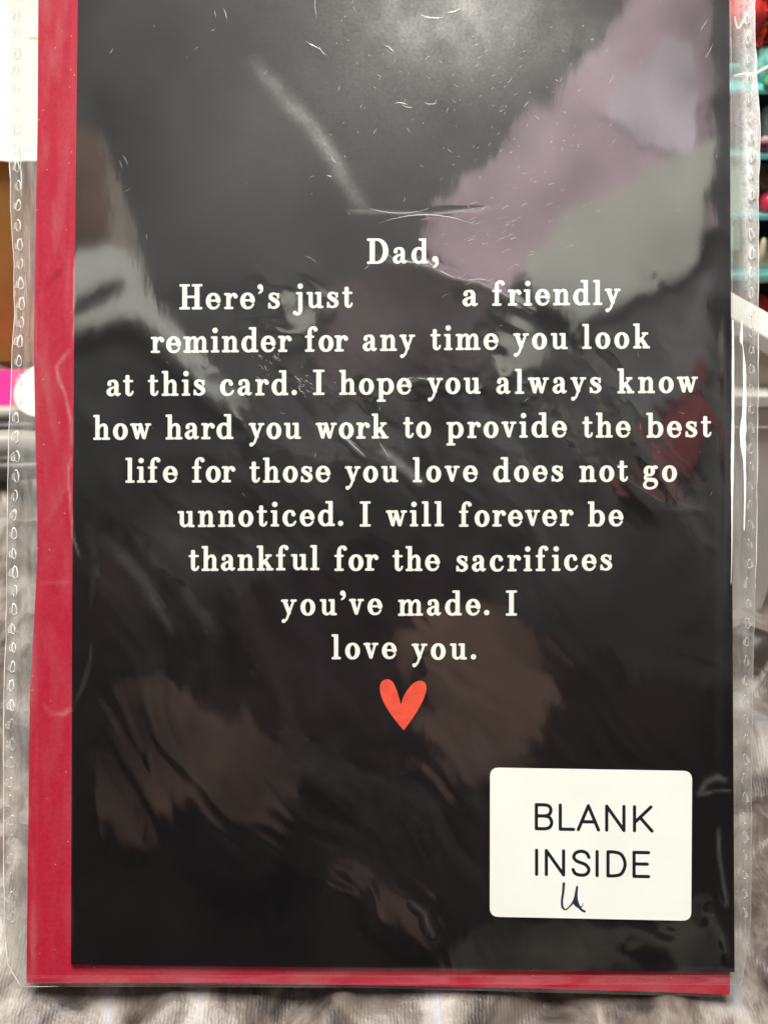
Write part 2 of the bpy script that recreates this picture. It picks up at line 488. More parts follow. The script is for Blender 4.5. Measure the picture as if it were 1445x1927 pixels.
WORDS = [
 ("Dad,", 690.5, 825.3, 495.2),
 ("Here's", 337.7, 526.7, 581), ("just", 551.2, 663.7, 579), ("a", 870, 899, 575.8), ("friendly", 926, 1167.4, 573.8),
 ("reminder", 283.8, 549, 662.6), ("for", 574, 655, 661), ("any", 682.3, 781, 659.8), ("time", 809.8, 937.7, 658), ("you", 965.6, 1068, 656.8), ("look", 1095.5, 1223, 655.5),
 ("at", 200.3, 251.4, 745), ("this", 278.4, 386.3, 744.3), ("card.", 414, 558.7, 743.6), ("I", 589, 610.6, 742.7), ("hope", 638.4, 774.5, 742), ("you", 803.6, 904, 740.8), ("always", 933.6, 1131.7, 740.2), ("know", 1161.6, 1313, 739.2),
 ("how", 175.4, 284.6, 827), ("hard", 311.6, 439, 826.2), ("you", 468, 566, 825.8), ("work", 594, 731, 825.2), ("to", 758.5, 811, 824), ("provide", 840, 1066.5, 823.4), ("the", 1095.5, 1186.5, 823), ("best", 1216, 1338.5, 822.8),
 ("life", 236, 334.4, 907.8), ("for", 361.4, 443, 907.5), ("those", 469.4, 621.8, 907.5), ("you", 649, 749, 907.3), ("love", 776.6, 899, 906.8), ("does", 928, 1059.8, 906.5), ("not", 1090, 1181.5, 906.4), ("go", 1209.8, 1273.7, 906.4),
 ("unnoticed.", 334.4, 645.9, 990.7), ("I", 677, 697.3, 990.7), ("will", 726, 834.8, 990.4), ("forever", 863.8, 1079, 990.3), ("be", 1106, 1173, 990.2),
 ("thankful", 355, 601, 1073.6), ("for", 629.3, 712.3, 1074), ("the", 738.5, 827.7, 1074.4), ("sacrifices", 858.4, 1151.6, 1074.6),
 ("you've", 528.8, 719.4, 1157.8), ("made.", 749, 920.7, 1158.3), ("I", 951.9, 972.6, 1158.5),
 ("love", 624, 746.4, 1240.3), ("you.", 774.5, 895.8, 1241.4)]

# ------------------------------------------------------------------ the card
card = tag(empty('greeting_card', M_CARD), 'black greeting card with cream letters to Dad and a red heart', 'greeting card')


def kout(pts, h):
    return [(K(x, y, h).x, K(x, y, h).y) for x, y in pts]


CARD = [(133.5, 1815), (1382, 1830.5), (1376, 800), (1369, -130), (147, -130), (140, 800)]
CARD = [(133.5, 1816), (1382.3, 1830.5), (1378.5, 1200), (1375.5, 600), (1371, -130), (148, -130), (140.5, 500), (136, 1100)]
vs, fs = slab(kout(CARD, 0), -0.0003, 0.0)
cs = link('card_stock', mesh('card_stock', vs, fs), M['card'], card)
cs.data.materials.append(M['card_edge'])
for p in cs.data.polygons[2:]: p.material_index = 1
vs, fs = slab(kout([(134.5, 1814.5), (1381, 1829), (1377.5, 1200), (1374.5, 600), (1370, -130), (149, -130), (141.5, 500), (137, 1100)], -0.0005), -0.0009, -0.00045)
link('card_front_leaf', mesh('card_front_leaf', vs, fs), M['card_edge'], card)
for w in WORDS: word(w[0], w[1], w[2], w[3], card, M['ink'], 0.00003)
# heart: two leaning lobes meeting in a point
HP = [(759.7, 1374.6), (748, 1361), (733, 1341), (721, 1320), (715.5, 1303), (715.2, 1290), (719.5, 1282), (728, 1278.6), (736, 1281), (742, 1289), (748, 1304), (754.4, 1327),
      (759.5, 1311), (768, 1297), (778, 1286), (788, 1281.5), (797, 1283), (801.6, 1290), (801.5, 1301), (795, 1320), (784, 1340), (770, 1361)]
hv = [K(x, y, 0.00003) for x, y in smooth_pts([(x, y, 0) for x, y in HP[:12]], 4) for x, y in [(x, y)]] if False else None
def dens(pts, n=4): return [(a, b) for a, b, c in smooth_pts([(x, y, 0) for x, y in pts], n)]
hp = dens(HP[:12]) + dens(HP[11:] + [HP[0]])[1:-1]
me = mesh('printed_heart', [K(x, y, 0.00003) for x, y in hp], [list(range(len(hp)))[::-1]])
link('printed_heart', me, M['heart'], card)
for p in me.polygons: 
    if p.normal.z < 0: p.flip()

# ------------------------------------------------------------------ the envelope
def grid(fx, fy, nu, nv, fz, attr=None):
    u = np.linspace(0, 1, nu); v = np.linspace(0, 1, nv); UU, VV = np.meshgrid(u, v)
    return UU, VV


m, n, l, b = mat('crimson_envelope_paper')
tc = nd(n, 'ShaderNodeTexCoord'); t = nd(n, 'ShaderNodeTexNoise'); t.inputs['Scale'].default_value = 1400; t.inputs['Detail'].default_value = 4
l.new(tc.outputs['Object'], t.inputs[0])
r = nd(n, 'ShaderNodeValToRGB'); r.color_ramp.elements[0].position = 0.3; r.color_ramp.elements[0].color = (0.44, 0.009, 0.034, 1)
r.color_ramp.elements[1].position = 0.74; r.color_ramp.elements[1].color = (0.52, 0.018, 0.054, 1)
l.new(t.outputs[0], r.inputs[0])
vo = nd(n, 'ShaderNodeTexVoronoi'); vo.inputs['Scale'].default_value = 420; l.new(tc.outputs['Object'], vo.inputs[0])
lt = nd(n, 'ShaderNodeMath', operation='LESS_THAN'); lt.inputs[1].default_value = 0.055; l.new(vo.outputs['Distance'], lt.inputs[0])
mx = nd(n, 'ShaderNodeMix', data_type='RGBA'); l.new(lt.outputs[0], mx.inputs['Factor']); l.new(r.outputs[0], mx.inputs[6]); mx.inputs[7].default_value = (0.75, 0.3, 0.32, 1)
l.new(mx.outputs[2], b.inputs['Base Color']); b.inputs['Roughness'].default_value = 0.85; b.inputs['Specular IOR Level'].default_value = 0.2
bp = nd(n, 'ShaderNodeBump'); bp.inputs['Strength'].default_value = 0.25; bp.inputs['Distance'].default_value = 0.0002
l.new(t.outputs[0], bp.inputs['Height']); l.new(bp.outputs[0], b.inputs['Normal'])
M['envelope'] = m
ENV_L = [(73, -130), (72, 0), (70.5, 250), (66.5, 450), (63.5, 640), (66, 800), (70, 960), (70, 1060), (64, 1170), (56.5, 1300), (54.5, 1420), (52, 1650), (49.5, 1852)]
ENV_B = [(49.5, 1852), (300, 1850), (700, 1855), (1000, 1861), (1250, 1868), (1372.5, 1873)]


def interp(tab, v, key=1, val=0):
    return float(np.interp(v, [p[key] for p in tab], [p[val] for p in tab]))


def rounded(n0=40):
    left = [(interp(ENV_L, y) + 0.6 * math.sin(y * 0.07), y) for y in np.linspace(-130, 1840, 60)]
    bot = [(x, interp(ENV_B, x, 0, 1)) for x in np.linspace(56, 1370, 30)]
    right = [(1372.5, 1868), (1371, 1500), (1364, -130)]
    return left + [(49.6, 1848), (51.5, 1851.5)] + bot + right


eo = rounded()
# front sheet as a grid so that the crease near the left edge is real relief
nu, nv = 26, 240
vs, fs = [], []
EH = -0.00115
for j in range(nv):
    y = -130 + (1851 + 130) * j / (nv - 1)
    xl = interp(ENV_L, y)
    xl += 3.5 * max(0, (y - 1843) / 8.0) ** 2 if y > 1843 else 0
    for i in range(nu):
        x = xl + (175 - xl) * i / (nu - 1)
        dd, par = polydist(np.array([x]), np.array([y]), [(66, 548), (88, 528), (112, 503)])
        z = EH + 0.0006 * math.exp(-(dd[0] / 4.5) ** 2) * (0.3 + par[0]) - 0.0002 * math.exp(-((dd[0]) / 14.0) ** 2) * (1 if y > 530 - (x - 75) * 0.7 else 0)
        z += 0.00010 * float(fbm(x / 60., y / 140., 2, 5))
        if i == 0: z -= 0.00012
        vs.append(K(x, y, z))
for j in range(nv - 1):
    for i in range(nu - 1):
        a = j * nu + i; fs.append([a, a + nu, a + nu + 1, a + 1])
vs2, fs2 = slab(kout([(x + 0.8, y - (0.8 if y > 1800 else 0)) for x, y in eo], EH - 0.0003), EH - 0.0008, EH - 0.0003)
bt = [K(x, interp(ENV_B, x, 0, 1), EH) for x in np.linspace(170, 1372, 60)] 
tp = [K(x, 1795, EH) for x in np.linspace(170, 1372, 60)]
vs3 = bt + tp; fs3 = [[i, i + 1, 61 + i, 60 + i] for i in range(59)]
env = tag(empty('envelope', M_CARD), 'crimson red paper envelope behind the black card', 'envelope')
link('front_panel', mesh('front_panel', *join([(vs, fs), (vs3, fs3)]), smooth=True), M['envelope'], env)
link('back_panel', mesh('back_panel', vs2, fs2), M['envelope'], env)

# ------------------------------------------------------------------ the clear sleeve
sleeve = tag(empty('plastic_sleeve', M_CARD), 'clear crinkled plastic sleeve round the card, with a white sticker', 'plastic sleeve')
SL = [(17, -130), (17.5, 0), (17, 200), (17.5, 290), (19, 330), (21, 420), (26, 500), (27, 600), (23, 660), (21, 740), (17, 800), (15, 900), (13, 1050), (11, 1200), (7.5, 1300), (6.5, 1500), (7, 1640), (9, 1760), (14, 1815), (38, 1856)]
SR = [(1420, -130), (1421, 60), (1425, 150), (1430, 240), (1430, 300), (1427, 330), (1427, 640), (1426, 800), (1424, 1000), (1420, 1150), (1416, 1300), (1414, 1500), (1412, 1750), (1398, 1840), (1383, 1876)]
YB = 1862


def film_grid(step, z_of, name, m, top=-128, dz=0):
    ys = np.arange(top, 1878, step); nxn = int(1440 / step)
    uu = np.linspace(0, 1, nxn)
    xl = np.interp(ys, [p[1] for p in SL], [p[0] for p in SL]) + 1.3 * fbm(ys / 24., ys * 0, 3, 3)
    xr = np.interp(ys, [p[1] for p in SR], [p[0] for p in SR]) + 1.3 * fbm(ys / 24., ys * 0 + 5, 3, 4)
    PX = xl[:, None] + (xr - xl)[:, None] * uu[None, :]
    yb = np.interp(PX[-1], [38, 300, 700, 1000, 1383], [1858, 1858, 1860, 1868, 1878])
    PY = np.repeat(ys[:, None], nxn, 1)
    sc = (yb[None, :] + 128 - 0) / (ys[-1] + 128)
    w = np.clip((PY - 1500) / 378., 0, 1) ** 2
    PY = PY + w * (yb[None, :] - ys[-1])
    Z, HZ = z_of(PX, PY)
    # to card frame
    X0 = (PX - W_PX / 2) * U; Y0 = (H_PX / 2 - PY) * U
    # ray in world = F*FOC + R*X0 + UP*Y0 ; plane z = h
    ra = np.stack([ux.dot(F_) * FOC + ux.dot(R_) * X0 + ux.dot(UP_) * Y0,
                   uy.dot(F_) * FOC + uy.dot(R_) * X0 + uy.dot(UP_) * Y0,
                   uz.dot(F_) * FOC + uz.dot(R_) * X0 + uz.dot(UP_) * Y0], -1)
    c = CAM - BASE; c = np.array([c.dot(ux), c.dot(uy), c.dot(uz)])
    t = (Z - c[2]) / ra[..., 2]
    V_ = c + ra * t[..., None]
    ny, nx2 = PX.shape
    idx = np.arange(ny * nx2).reshape(ny, nx2)
    F = np.stack([idx[:-1, :-1], idx[1:, :-1], idx[1:, 1:], idx[:-1, 1:]], -1).reshape(-1, 4)
    me = bpy.data.meshes.new(name)
    me.vertices.add(ny * nx2); me.vertices.foreach_set('co', V_.reshape(-1))
    me.loops.add(F.size); me.loops.foreach_set('vertex_index', F.reshape(-1).astype(np.int32))
    me.polygons.add(len(F)); me.polygons.foreach_set('loop_start', (np.arange(len(F)) * 4).astype(np.int32))
    me.polygons.foreach_set('loop_total', np.full(len(F), 4, np.int32))
    me.update(calc_edges=True); me.validate(); me.shade_smooth()
    if HZ is not None:
        a = me.attributes.new('haze', 'FLOAT', 'POINT'); a.data.foreach_set('value', HZ.reshape(-1).astype(np.float32))
    return link(name, me, m, sleeve)


mm = 0.001
RIDGES = [  # polyline px, width px, height mm, haze (crease whitening and painted highlights)
 ([(470, 100), (500, 140), (545, 195), (590, 245), (630, 300), (652, 345), (690, 400)], 24, 0.09, 0.10),
 ([(648, 396), (720, 399), (800, 402), (900, 393), (960, 385)], 5, 0.05, 0.12),
 ([(700, 480), (740, 490), (780, 492), (812, 505), (850, 522), (900, 532), (960, 560), (1010, 590)], 6, 0.07, 0.09),
 ([(740, 745), (760, 722), (790, 712), (850, 715)], 5, 0.05, 0.10),
 ([(420, 775), (500, 830), (600, 870), (700, 880)], 26, 0.08, 0.0),
 ([(640, 815), (690, 862)], 6, 0.09, 0.14),
 ([(715, 845), (760, 880), (800, 915)], 14, 0.10, 0.14),
 ([(1060, 620), (1160, 760), (1260, 900), (1330, 1060)], 20, 0.08, 0.01),
 ([(900, 640), (1000, 760), (1120, 880), (1180, 960)], 22, 0.08, 0.01),
 ([(820, 700), (960, 860), (1040, 980)], 24, 0.06, 0.0),
 ([(1150, 880), (1250, 950), (1330, 960)], 12, 0.07, 0.015),
 ([(240, 990), (290, 1060), (350, 1120), (420, 1210)], 16, 0.08, 0.01),
 ([(210, 1030), (270, 1100), (330, 1200)], 10, 0.06, 0.015),
 ([(170, 1150), (178, 1060), (160, 980)], 8, 0.05, 0.008),
 ([(172, 1210), (170, 1240), (155, 1290), (140, 1330)], 4, 0.05, 0.03),
 ([(430, 1120), (520, 1300), (700, 1500)], 30, 0.09, 0.0),
 ([(600, 1240), (700, 1400), (800, 1560), (830, 1700)], 26, 0.07, 0.002),
 ([(765, 1690), (800, 1720), (812, 1770)], 8, 0.07, 0.02),
 ([(1312, 1500), (1330, 1472), (1350, 1464), (1372, 1470)], 8, 0.09, 0.05),
 ([(1318, 1497), (1345, 1489), (1378, 1489)], 4, 0.05, 0.05),
 ([(1352, 1555), (1353, 1610), (1362, 1670), (1370, 1710)], 6, 0.09, 0.05),
 ([(900, 1790), (1050, 1790), (1200, 1750), (1340, 1760)], 34, 0.02, 0.004),
 ([(1330, 1700), (1362, 1760), (1375, 1820)], 10, 0.07, 0.01),
 ([(1345, -200), (1348, 600), (1354, 900), (1352, 1500)], 14, 0.004, 0.008),
 ([(1362, 500), (1366, 900), (1364, 1200)], 6, 0.02, 0.01),
 ([(138, 655), (122, 668), (106, 690), (110, 712), (122, 740), (133, 790), (136, 850)], 5, 0.06, 0.12),
 ([(136, 850), (128, 890), (131, 930), (137, 1010), (150, 1050)], 3.5, 0.06, 0.12),
 ([(66, 650), (80, 690), (95, 760), (110, 860)], 12, 0.06, 0.03),
 ([(80, 1000), (110, 940), (125, 900)], 10, 0.05, 0.02),
 ([(80, 1325), (95, 1343), (118, 1345), (137, 1332)], 6, 0.06, 0.08),
 ([(70, 1098), (100, 1097), (137, 1096)], 4, 0.05, 0.03),
 ([(460, 480), (560, 560)], 30, 0.06, 0.0),
 ([(385, 620), (400, 700)], 20, 0.05, 0.0)]


def front_z(X, Y):
    Z = np.full(X.shape, 0.62 * mm); HZ = np.zeros(X.shape)
    # calm where the sticker sits
    sx = np.clip(1 - np.maximum(np.abs(X - 1112) - 175, 0) / 40., 0, 1) * np.clip(1 - np.maximum(np.abs(Y - 1590) - 125, 0) / 40., 0, 1)
    calm = (1 - 0.92 * sx) * (1 - 0.6 * np.clip((520 - X) / 120., 0, 1) * np.clip((860 - Y) / 80., 0, 1))
    warp = fbm(X / 300., Y / 300., 2, 21) * 120
    a = math.radians(52)
    ca, sa = math.cos(a), math.sin(a)
    A = (X * ca + Y * sa) + warp; B = (-X * sa + Y * ca) + warp
    n1 = fbm(A / 420., B / 95., 3, 31)
    n2 = fbm(X / 230., Y / 260., 2, 41)
    n3 = fbm(X / 40., Y / 44., 2, 51)
    amp = 0.2 + 0.75 * np.clip((Y - 550) / 500., 0, 1)
    Z += (n1 * 0.055 * amp + n2 * 0.045 + n3 * 0.0035 * (0.5 + amp)) * mm * calm
    for pts, w, h, hz in RIDGES:
        d, par = polydist(X, Y, pts)
        end = np.clip(np.minimum(par, 1 - par) / 0.2, 0, 1) ** 0.7
        jit = 1 + 0.9 * fbm(X / 30., Y / 30., 3, 61)
        g = np.exp(-(d / (w * (0.6 + 0.5 * end))) ** 2) * end
        Z += 0.55 * h * mm * g * calm * np.clip(jit, 0.2, 2)
        if hz: HZ += hz * np.exp(-(d / (w * 0.62)) ** 2) * end * np.clip(jit, 0, 2)
    rq = random.Random(77)
    for k in range(95):
        if k < 62: x = rq.uniform(430, 1330); y = rq.uniform(540, 1010); an = rq.gauss(0.75, 0.3)
        else: x = rq.uniform(170, 1330); y = rq.uniform(950, 1800); an = rq.gauss(1.0, 0.35)
        L = rq.uniform(50, 190) / 2; bd = rq.uniform(-25, 25)
        pts = [(x - math.cos(an) * L, y - math.sin(an) * L), (x + bd * math.sin(an) * .5, y - bd * math.cos(an) * .5), (x + math.cos(an) * L, y + math.sin(an) * L)]
        w = rq.uniform(5, 16); h = rq.choice([-1, 1]) * rq.uniform(0.004, 0.02) * (w / 9.)
        x0, x1 = min(p[0] for p in pts) - 50, max(p[0] for p in pts) + 50; y0, y1 = min(p[1] for p in pts) - 50, max(p[1] for p in pts) + 50
        ii = np.where((X > x0) & (X < x1) & (Y > y0) & (Y < y1))
        if len(ii[0]) == 0: continue
        d, par = polydist(X[ii], Y[ii], pts)
        end = np.clip(np.minimum(par, 1 - par) / 0.3, 0, 1)
        Z[ii] += h * mm * np.exp(-(d / w) ** 2) * end * calm[ii]
        if k % 4 == 0: HZ[ii] += 0.02 * np.exp(-(d / (w * 0.4)) ** 2) * end * np.clip((1100 - Y[ii]) / 500., 0, 1)
    # sags past the card edges
    cl = np.interp(Y, [-130, 1100, 1816], [147, 136, 133.5]); cr = np.interp(Y, [-130, 600, 1830], [1371, 1375.5, 1382.3])
    s1 = np.clip((cl - 2 - X) / 75., 0, 1); s2 = np.clip((X - cr - 4) / 30., 0, 1); s3 = np.clip((Y - 1834) / 22., 0, 1)
    sm = lambda t: t * t * (3 - 2 * t)
    Z -= 0.055 * mm * sm(np.clip((X - 1300) / 85., 0, 1)) * (X < 1500)
    Z -= 0.9 * mm * sm(s1); Z -= 1.2 * mm * sm(s2) * (1 - 0.0 * sm(s1)); Z -= 1.0 * mm * sm(s3)
    # loose film outside: longitudinal flutes, with the ceiling's reflection painted in as haze
    out = np.clip(np.clip((72 - X) / 14., 0, 1) + s2, 0, 1)
    Z += out * (fbm(X / 14., Y / 150., 2, 71) * 0.35) * mm
    HZ += out * np.clip(0.035 + 0.12 * fbm(X / 13., Y / 130., 3, 81) + 0.42 * (X > 1300) * np.clip((640 - Y) / 200., 0, 1) * (1 + fbm(X / 16., Y / 160., 2, 82)), 0, 1)
    # wispy rub marks running down to the right, with soft crinkle glow painted in
    wm = np.exp(-(((X - 900) / 420.) ** 2 + ((Y - 800) / 190.) ** 2)) + 0.45 * np.exp(-(((X - 330) / 170.) ** 2 + ((Y - 1080) / 210.) ** 2)) + 0.35 * np.exp(-(((X - 700) / 330.) ** 2 + ((Y - 1450) / 260.) ** 2))
    HZ += 0.045 * wm * np.clip(fbm(A / 260., B / 34., 4, 33) + 0.05, 0, 1) * calm
    HZ += 0.02 * wm * np.clip(fbm(X / 38., Y / 38., 4, 34), 0, 1) * calm
    HZ += 0.07 * np.exp(-(((X - 600 - (Y - 250) * 0.62) / 13.) ** 2 + ((Y - 265) / 48.) ** 2)) * np.clip(1 + fbm(X / 14., Y / 14., 3, 36), 0, 2)  # diagonal crease highlight painted as haze
    # general scuffing; glare at the upper middle painted in as haze
    sc = np.exp(-(((X - 830) / 260.) ** 2 + ((Y - 10) / 250.) ** 2))
    HZ += 0.10 * sc * np.clip(0.85 + 0.5 * fbm(X / 60., Y / 80., 4, 91), 0, 3)
    HZ += 0.21 * np.exp(-(((X - 860) / 150.) ** 2 + ((Y - 15) / 95.) ** 2)) * np.clip(0.8 + 0.9 * fbm(X / 36., Y / 44., 4, 92), 0, 3)  # smooth lamp glow, painted
    HZ += 0.028 * np.exp(-(((X - 640) / 300.) ** 2 + ((Y - 150) / 330.) ** 2))  # brighter centre of the wall reflection, painted
    HZ += 0.05 * np.exp(-(((X - 1090) / 70.) ** 2 + ((Y - 90) / 60.) ** 2)) * np.clip(0.8 + 1.2 * fbm(X / 30., Y / 30., 4, 93), 0, 3)
    HZ += 0.012 * np.clip((700 - Y) / 500., 0, 1) * np.clip(0.7 + fbm(X / 90., Y / 120., 3, 95), 0, 2)
    HZ += np.clip((140 - X) / 10., 0, 1) * (1 - out) * (0.016 + 0.026 * np.clip((900 - Y) / 600., 0, 1)) * np.clip(0.4 + 2.2 * fbm(X / 25., Y / 110., 3, 99), 0, 3)  # glare over the envelope strip painted in, stronger towards the top
    HZ += np.clip((Y - 1818) / 20., 0, 1) * 0.05 * np.clip(0.6 + 1.6 * fbm(X / 120., Y / 20., 3, 97), 0, 2)
    return Z, HZ


film_grid(4.0, front_z, 'front_film', M['film'])


def back_z(X, Y):
    return np.full(X.shape, -2.4 * mm) + fbm(X / 12., Y / 150., 2, 7) * 0.3 * mm, None


film_grid(12.0, back_z, 'back_film', M['film_back'])

# cut edges
def bead(tab, yr, rpx, zz, m, name='cut_edge', wob=1.0, seed=0, step=9):
    ys = np.arange(yr[0], yr[1], step)
    xs = np.interp(ys, [p[1] for p in tab], [p[0] for p in tab]) + wob * 1.3 * fbm(ys / 24., ys * 0 + (5 if tab is SR else 0), 3, 4 if tab is SR else 3)
    rad = np.clip(rpx * (1 + 1.1 * fbm(ys / 30., ys * 0, 3, 14 + seed)), 0.25, 9) * U
    vs, fs = tube([K(x, y, zz) for x, y in zip(xs, ys)], rad, 5)
    return link(name, mesh(name, vs, fs, True), m, sleeve)


bead(SL, (-120, 1862), 0.7, -1.0 * mm, M['weld'])
bead(SR, (-120, 1100), 0.75, -1.2 * mm, M['weld'], seed=3)
bead(SR, (1100, 1876), 0.55, -1.2 * mm, M['weld_soft'], seed=5)
bead([(38, 280), (40, 330), (41, 385)], (282, 380), 1.2, -0.9 * mm, M['weld'], 'fold_line', seed=8)
bead([(1419, 0), (1424, 240), (1424, 330)], (30, 325), 0.7, -1.0 * mm, M['weld'], 'fold_line', seed=9)
vs, fs = tube([K(x, y, -1.0 * mm) for x, y in [(38, 1857), (60, 1858), (90, 1857.5), (110, 1857)]], 0.7 * U, 5)
link('cut_edge', mesh('cut_edge', vs, fs, True), M['weld_soft'], sleeve)


# puckered folds along the right side of the card, lamp glare painted white
def fold(pts, zz, m, name='crease_fold'):
    sp = smooth_pts(pts, 10)
    cen, rad = [], []
    for i, (x, y, r) in enumerate(sp):
        cen.append(K(x + 0.5 * float(fbm(np.array([y / 11.]), np.array([0.]), 3, 5)[0]), y, zz)); rad.append(max(0.3, r * (1 + 0.35 * float(fbm(np.array([y / 14.]), np.array([3.]), 3, 6)[0]))) * U)
    vs, fs = tube(cen, rad, 8)
    for i, v in enumerate(vs):   # flatten towards the film
        vs[i] = Vector((v.x, v.y, zz + (v.z - zz) * 0.35))
    return link(name, mesh(name, vs, fs, True), m, sleeve)


fold([(1379, 602, 1.2), (1379.5, 680, 2.4), (1379, 800, 2.8), (1378, 880, 3.0), (1377.5, 960, 1.6), (1377, 1040, 0.7), (1375.5, 1100, 0.5)], 0.7 * mm, M['glare'])
fold([(1396, 605, 1), (1395, 640, 3.2), (1398, 655, 0.9), (1401, 700, 3.4), (1401, 760, 4.2), (1399, 800, 6), (1398, 830, 6.2), (1401, 870, 3), (1402, 930, 2), (1400, 1000, 1.2)], 0.1 * mm, M['glare'])
fold([(1374.8, 0, 0.8), (1375.5, 90, 1.3), (1376.5, 150, 0.7), (1377, 300, 0.8), (1377, 420, 0.7), (1377.5, 590, 0.7)], 0.2 * mm, M['weld_soft'])
fold([(1382, 30, 1.2), (1388, 52, 2.2), (1396, 44, 1.6), (1404, 28, 0.6)], -0.2 * mm, M['glare'])
fold([(1385, 140, 1.4), (1395, 139, 1.8), (1405, 137, 1.0)], -0.2 * mm, M['weld'])
fold([(48, 515, 0.6), (46, 560, 0.9), (45, 620, 0.5)], -0.8 * mm, M['weld_soft'])
fold([(48, 285, 0.9), (60, 281, 1.3), (68, 280, 0.7)], -0.9 * mm, M['glare'])

# weld marks punched along both seams: a few shapes, shared by all
def ring_mesh(k):
    rnd = random.Random(k)
    pts = []
    n = 11
    w = rnd.uniform(3.6, 5.2); h = rnd.uniform(9.0, 11.5)
    for i in range(n):
        a = 2 * math.pi * i / n
        c_, s_ = math.cos(a), math.sin(a)
        sq = rnd.uniform(0.5, 0.85)
        x = w * math.copysign(abs(c_) ** sq, c_) * (1 + rnd.uniform(-.12, .12)); y = h * math.copysign(abs(s_) ** sq, s_) * (1 + rnd.uniform(-.1, .1))
        if y > 0: x *= 0.72
        pts.append(Vector((x * U, y * U, rnd.uniform(-0.1, 0.1) * U)))
    gap = rnd.randrange(n) if k % 2 else -9
    rads = [(0.12 if abs(i_ - gap) < 2 else rnd.uniform(0.5, 1.9)) * U for i_ in range(n)]
    a = tube(pts, rads, 3, closed=True)
    # half-torn tab beside the slot
    tb = [Vector((-w * U, -h * 0.7 * U, 0)), Vector((-w * 2.3 * U, -h * 0.6 * U, 0.2 * mm)), Vector((-w * 2.1 * U, h * 0.3 * U, 0.2 * mm)), Vector((-w * 0.8 * U, h * 0.8 * U, 0))]
    b_ = tube(tb, 0.5 * U, 3) if k % 3 else ([], [])
    pt = [Vector((-w * 2.2 * U, -h * 0.6 * U, 0)), Vector((-w * 0.9 * U, -h * 0.75 * U, 0)), Vector((-w * 0.7 * U, h * 0.7 * U, 0)), Vector((-w * 1.9 * U, h * rnd.uniform(0, 0.5) * U, 0.1 * mm))]
    me = mesh('weld_mark', *join([a, b_, (pt, [[0, 1, 2, 3]])]), smooth=True)
    me.materials.append(M['weld'] if k < 20 else M['weld_soft']); me.materials.append(M['weld_soft'])
    me.polygons[len(me.polygons) - 1].material_index = 1
    return me


RM = [ring_mesh(k) for k in range(7)]
RS = [ring_mesh(k + 20) for k in range(4)]
y = -8.0; i = 0
while y < 1760:
    soft = y < 270 or y > 1330
    me = random.choice(RS if soft else RM)
    x = interp(SL, y) + 14.5 + random.uniform(-1.5, 1.5)
    o = link('weld_mark', me, None, sleeve)
    o.location = K(x, y, 0.05 * mm)
    o.rotation_euler = (0, 0, math.radians(random.uniform(-9, 9)))
    s = random.uniform(0.85, 1.08); o.scale = (s, s, s)
    y += 36.2 + random.uniform(-1.5, 1.5)
y = -2.0
while y < 1740:
    soft = y > 620
    me = random.choice(RS if soft else RM)
    x = interp(SR, y) - (13 if y > 330 else 15.5) + random.uniform(-1, 1)
    o = link('weld_mark', me, None, sleeve)
    o.location = K(x, y, 0.0 * mm)
    o.rotation_euler = (0, math.pi * (0 if random.random() < 0.3 else 1), math.radians(random.uniform(-9, 9)))
    s = random.uniform(0.8, 1.0); o.scale = (s * 0.8, s, s)
    y += 36.8 + random.uniform(-1.5, 1.5)

# scratches: many short slivers, uncountable
parts = []
rr = random.Random(5)


def sliver(x, y, L, ang, w):
    n = max(3, int(L / 5) + 2); pts = []; rad = []
    bend = rr.uniform(-0.5, 0.5)
    for i in range(n):
        t = i / (n - 1) - 0.5
        xx = x + math.cos(ang + bend * t) * L * t; yy = y + math.sin(ang + bend * t) * L * t + rr.uniform(-0.4, 0.4)
        pts.append(K(xx, yy, 0.70 * mm)); rad.append(max(0.1, w * (1 - (2 * t) ** 2) + rr.uniform(-0.1, 0.15)) * U)
    v, f = tube(pts, rad, 3)
    v = [Vector((q.x, q.y, 0.70 * mm + (q.z - 0.70 * mm) * 0.3)) for q in v]
    parts.append((v, f))


for k in range(80):
    x = rr.gauss(820, 130); y = rr.gauss(130, 100)
    if 160 < x < 1350 and -20 < y < 440:
        sliver(x, y, rr.uniform(3, 14), rr.choice([rr.uniform(0.3, 1.1), rr.uniform(-1.3, -0.5)]), rr.uniform(0.2, 0.55))
for k in range(70): sliver(rr.gauss(1010, 90), rr.gauss(220, 90), rr.uniform(3, 9), rr.uniform(-1.2, -0.4), rr.uniform(0.2, 0.4))
for k in range(60): sliver(rr.gauss(930, 70), rr.gauss(440, 45), rr.uniform(4, 22), rr.uniform(-0.6, -0.2), rr.uniform(0.15, 0.35))
for k in range(60): sliver(rr.uniform(160, 1350), rr.uniform(0, 1000), rr.uniform(3, 12), rr.uniform(-1.5, 1.5), rr.uniform(0.15, 0.35))
for k in range(34): sliver(rr.gauss(570, 10) , rr.gauss(722, 9), rr.uniform(3, 9), rr.uniform(0.2, 1.2), rr.uniform(0.3, 0.8))
for k in range(26): sliver(rr.gauss(505, 16), rr.gauss(675, 14), rr.uniform(3, 12), rr.uniform(0.4, 1.2), rr.uniform(0.2, 0.4))
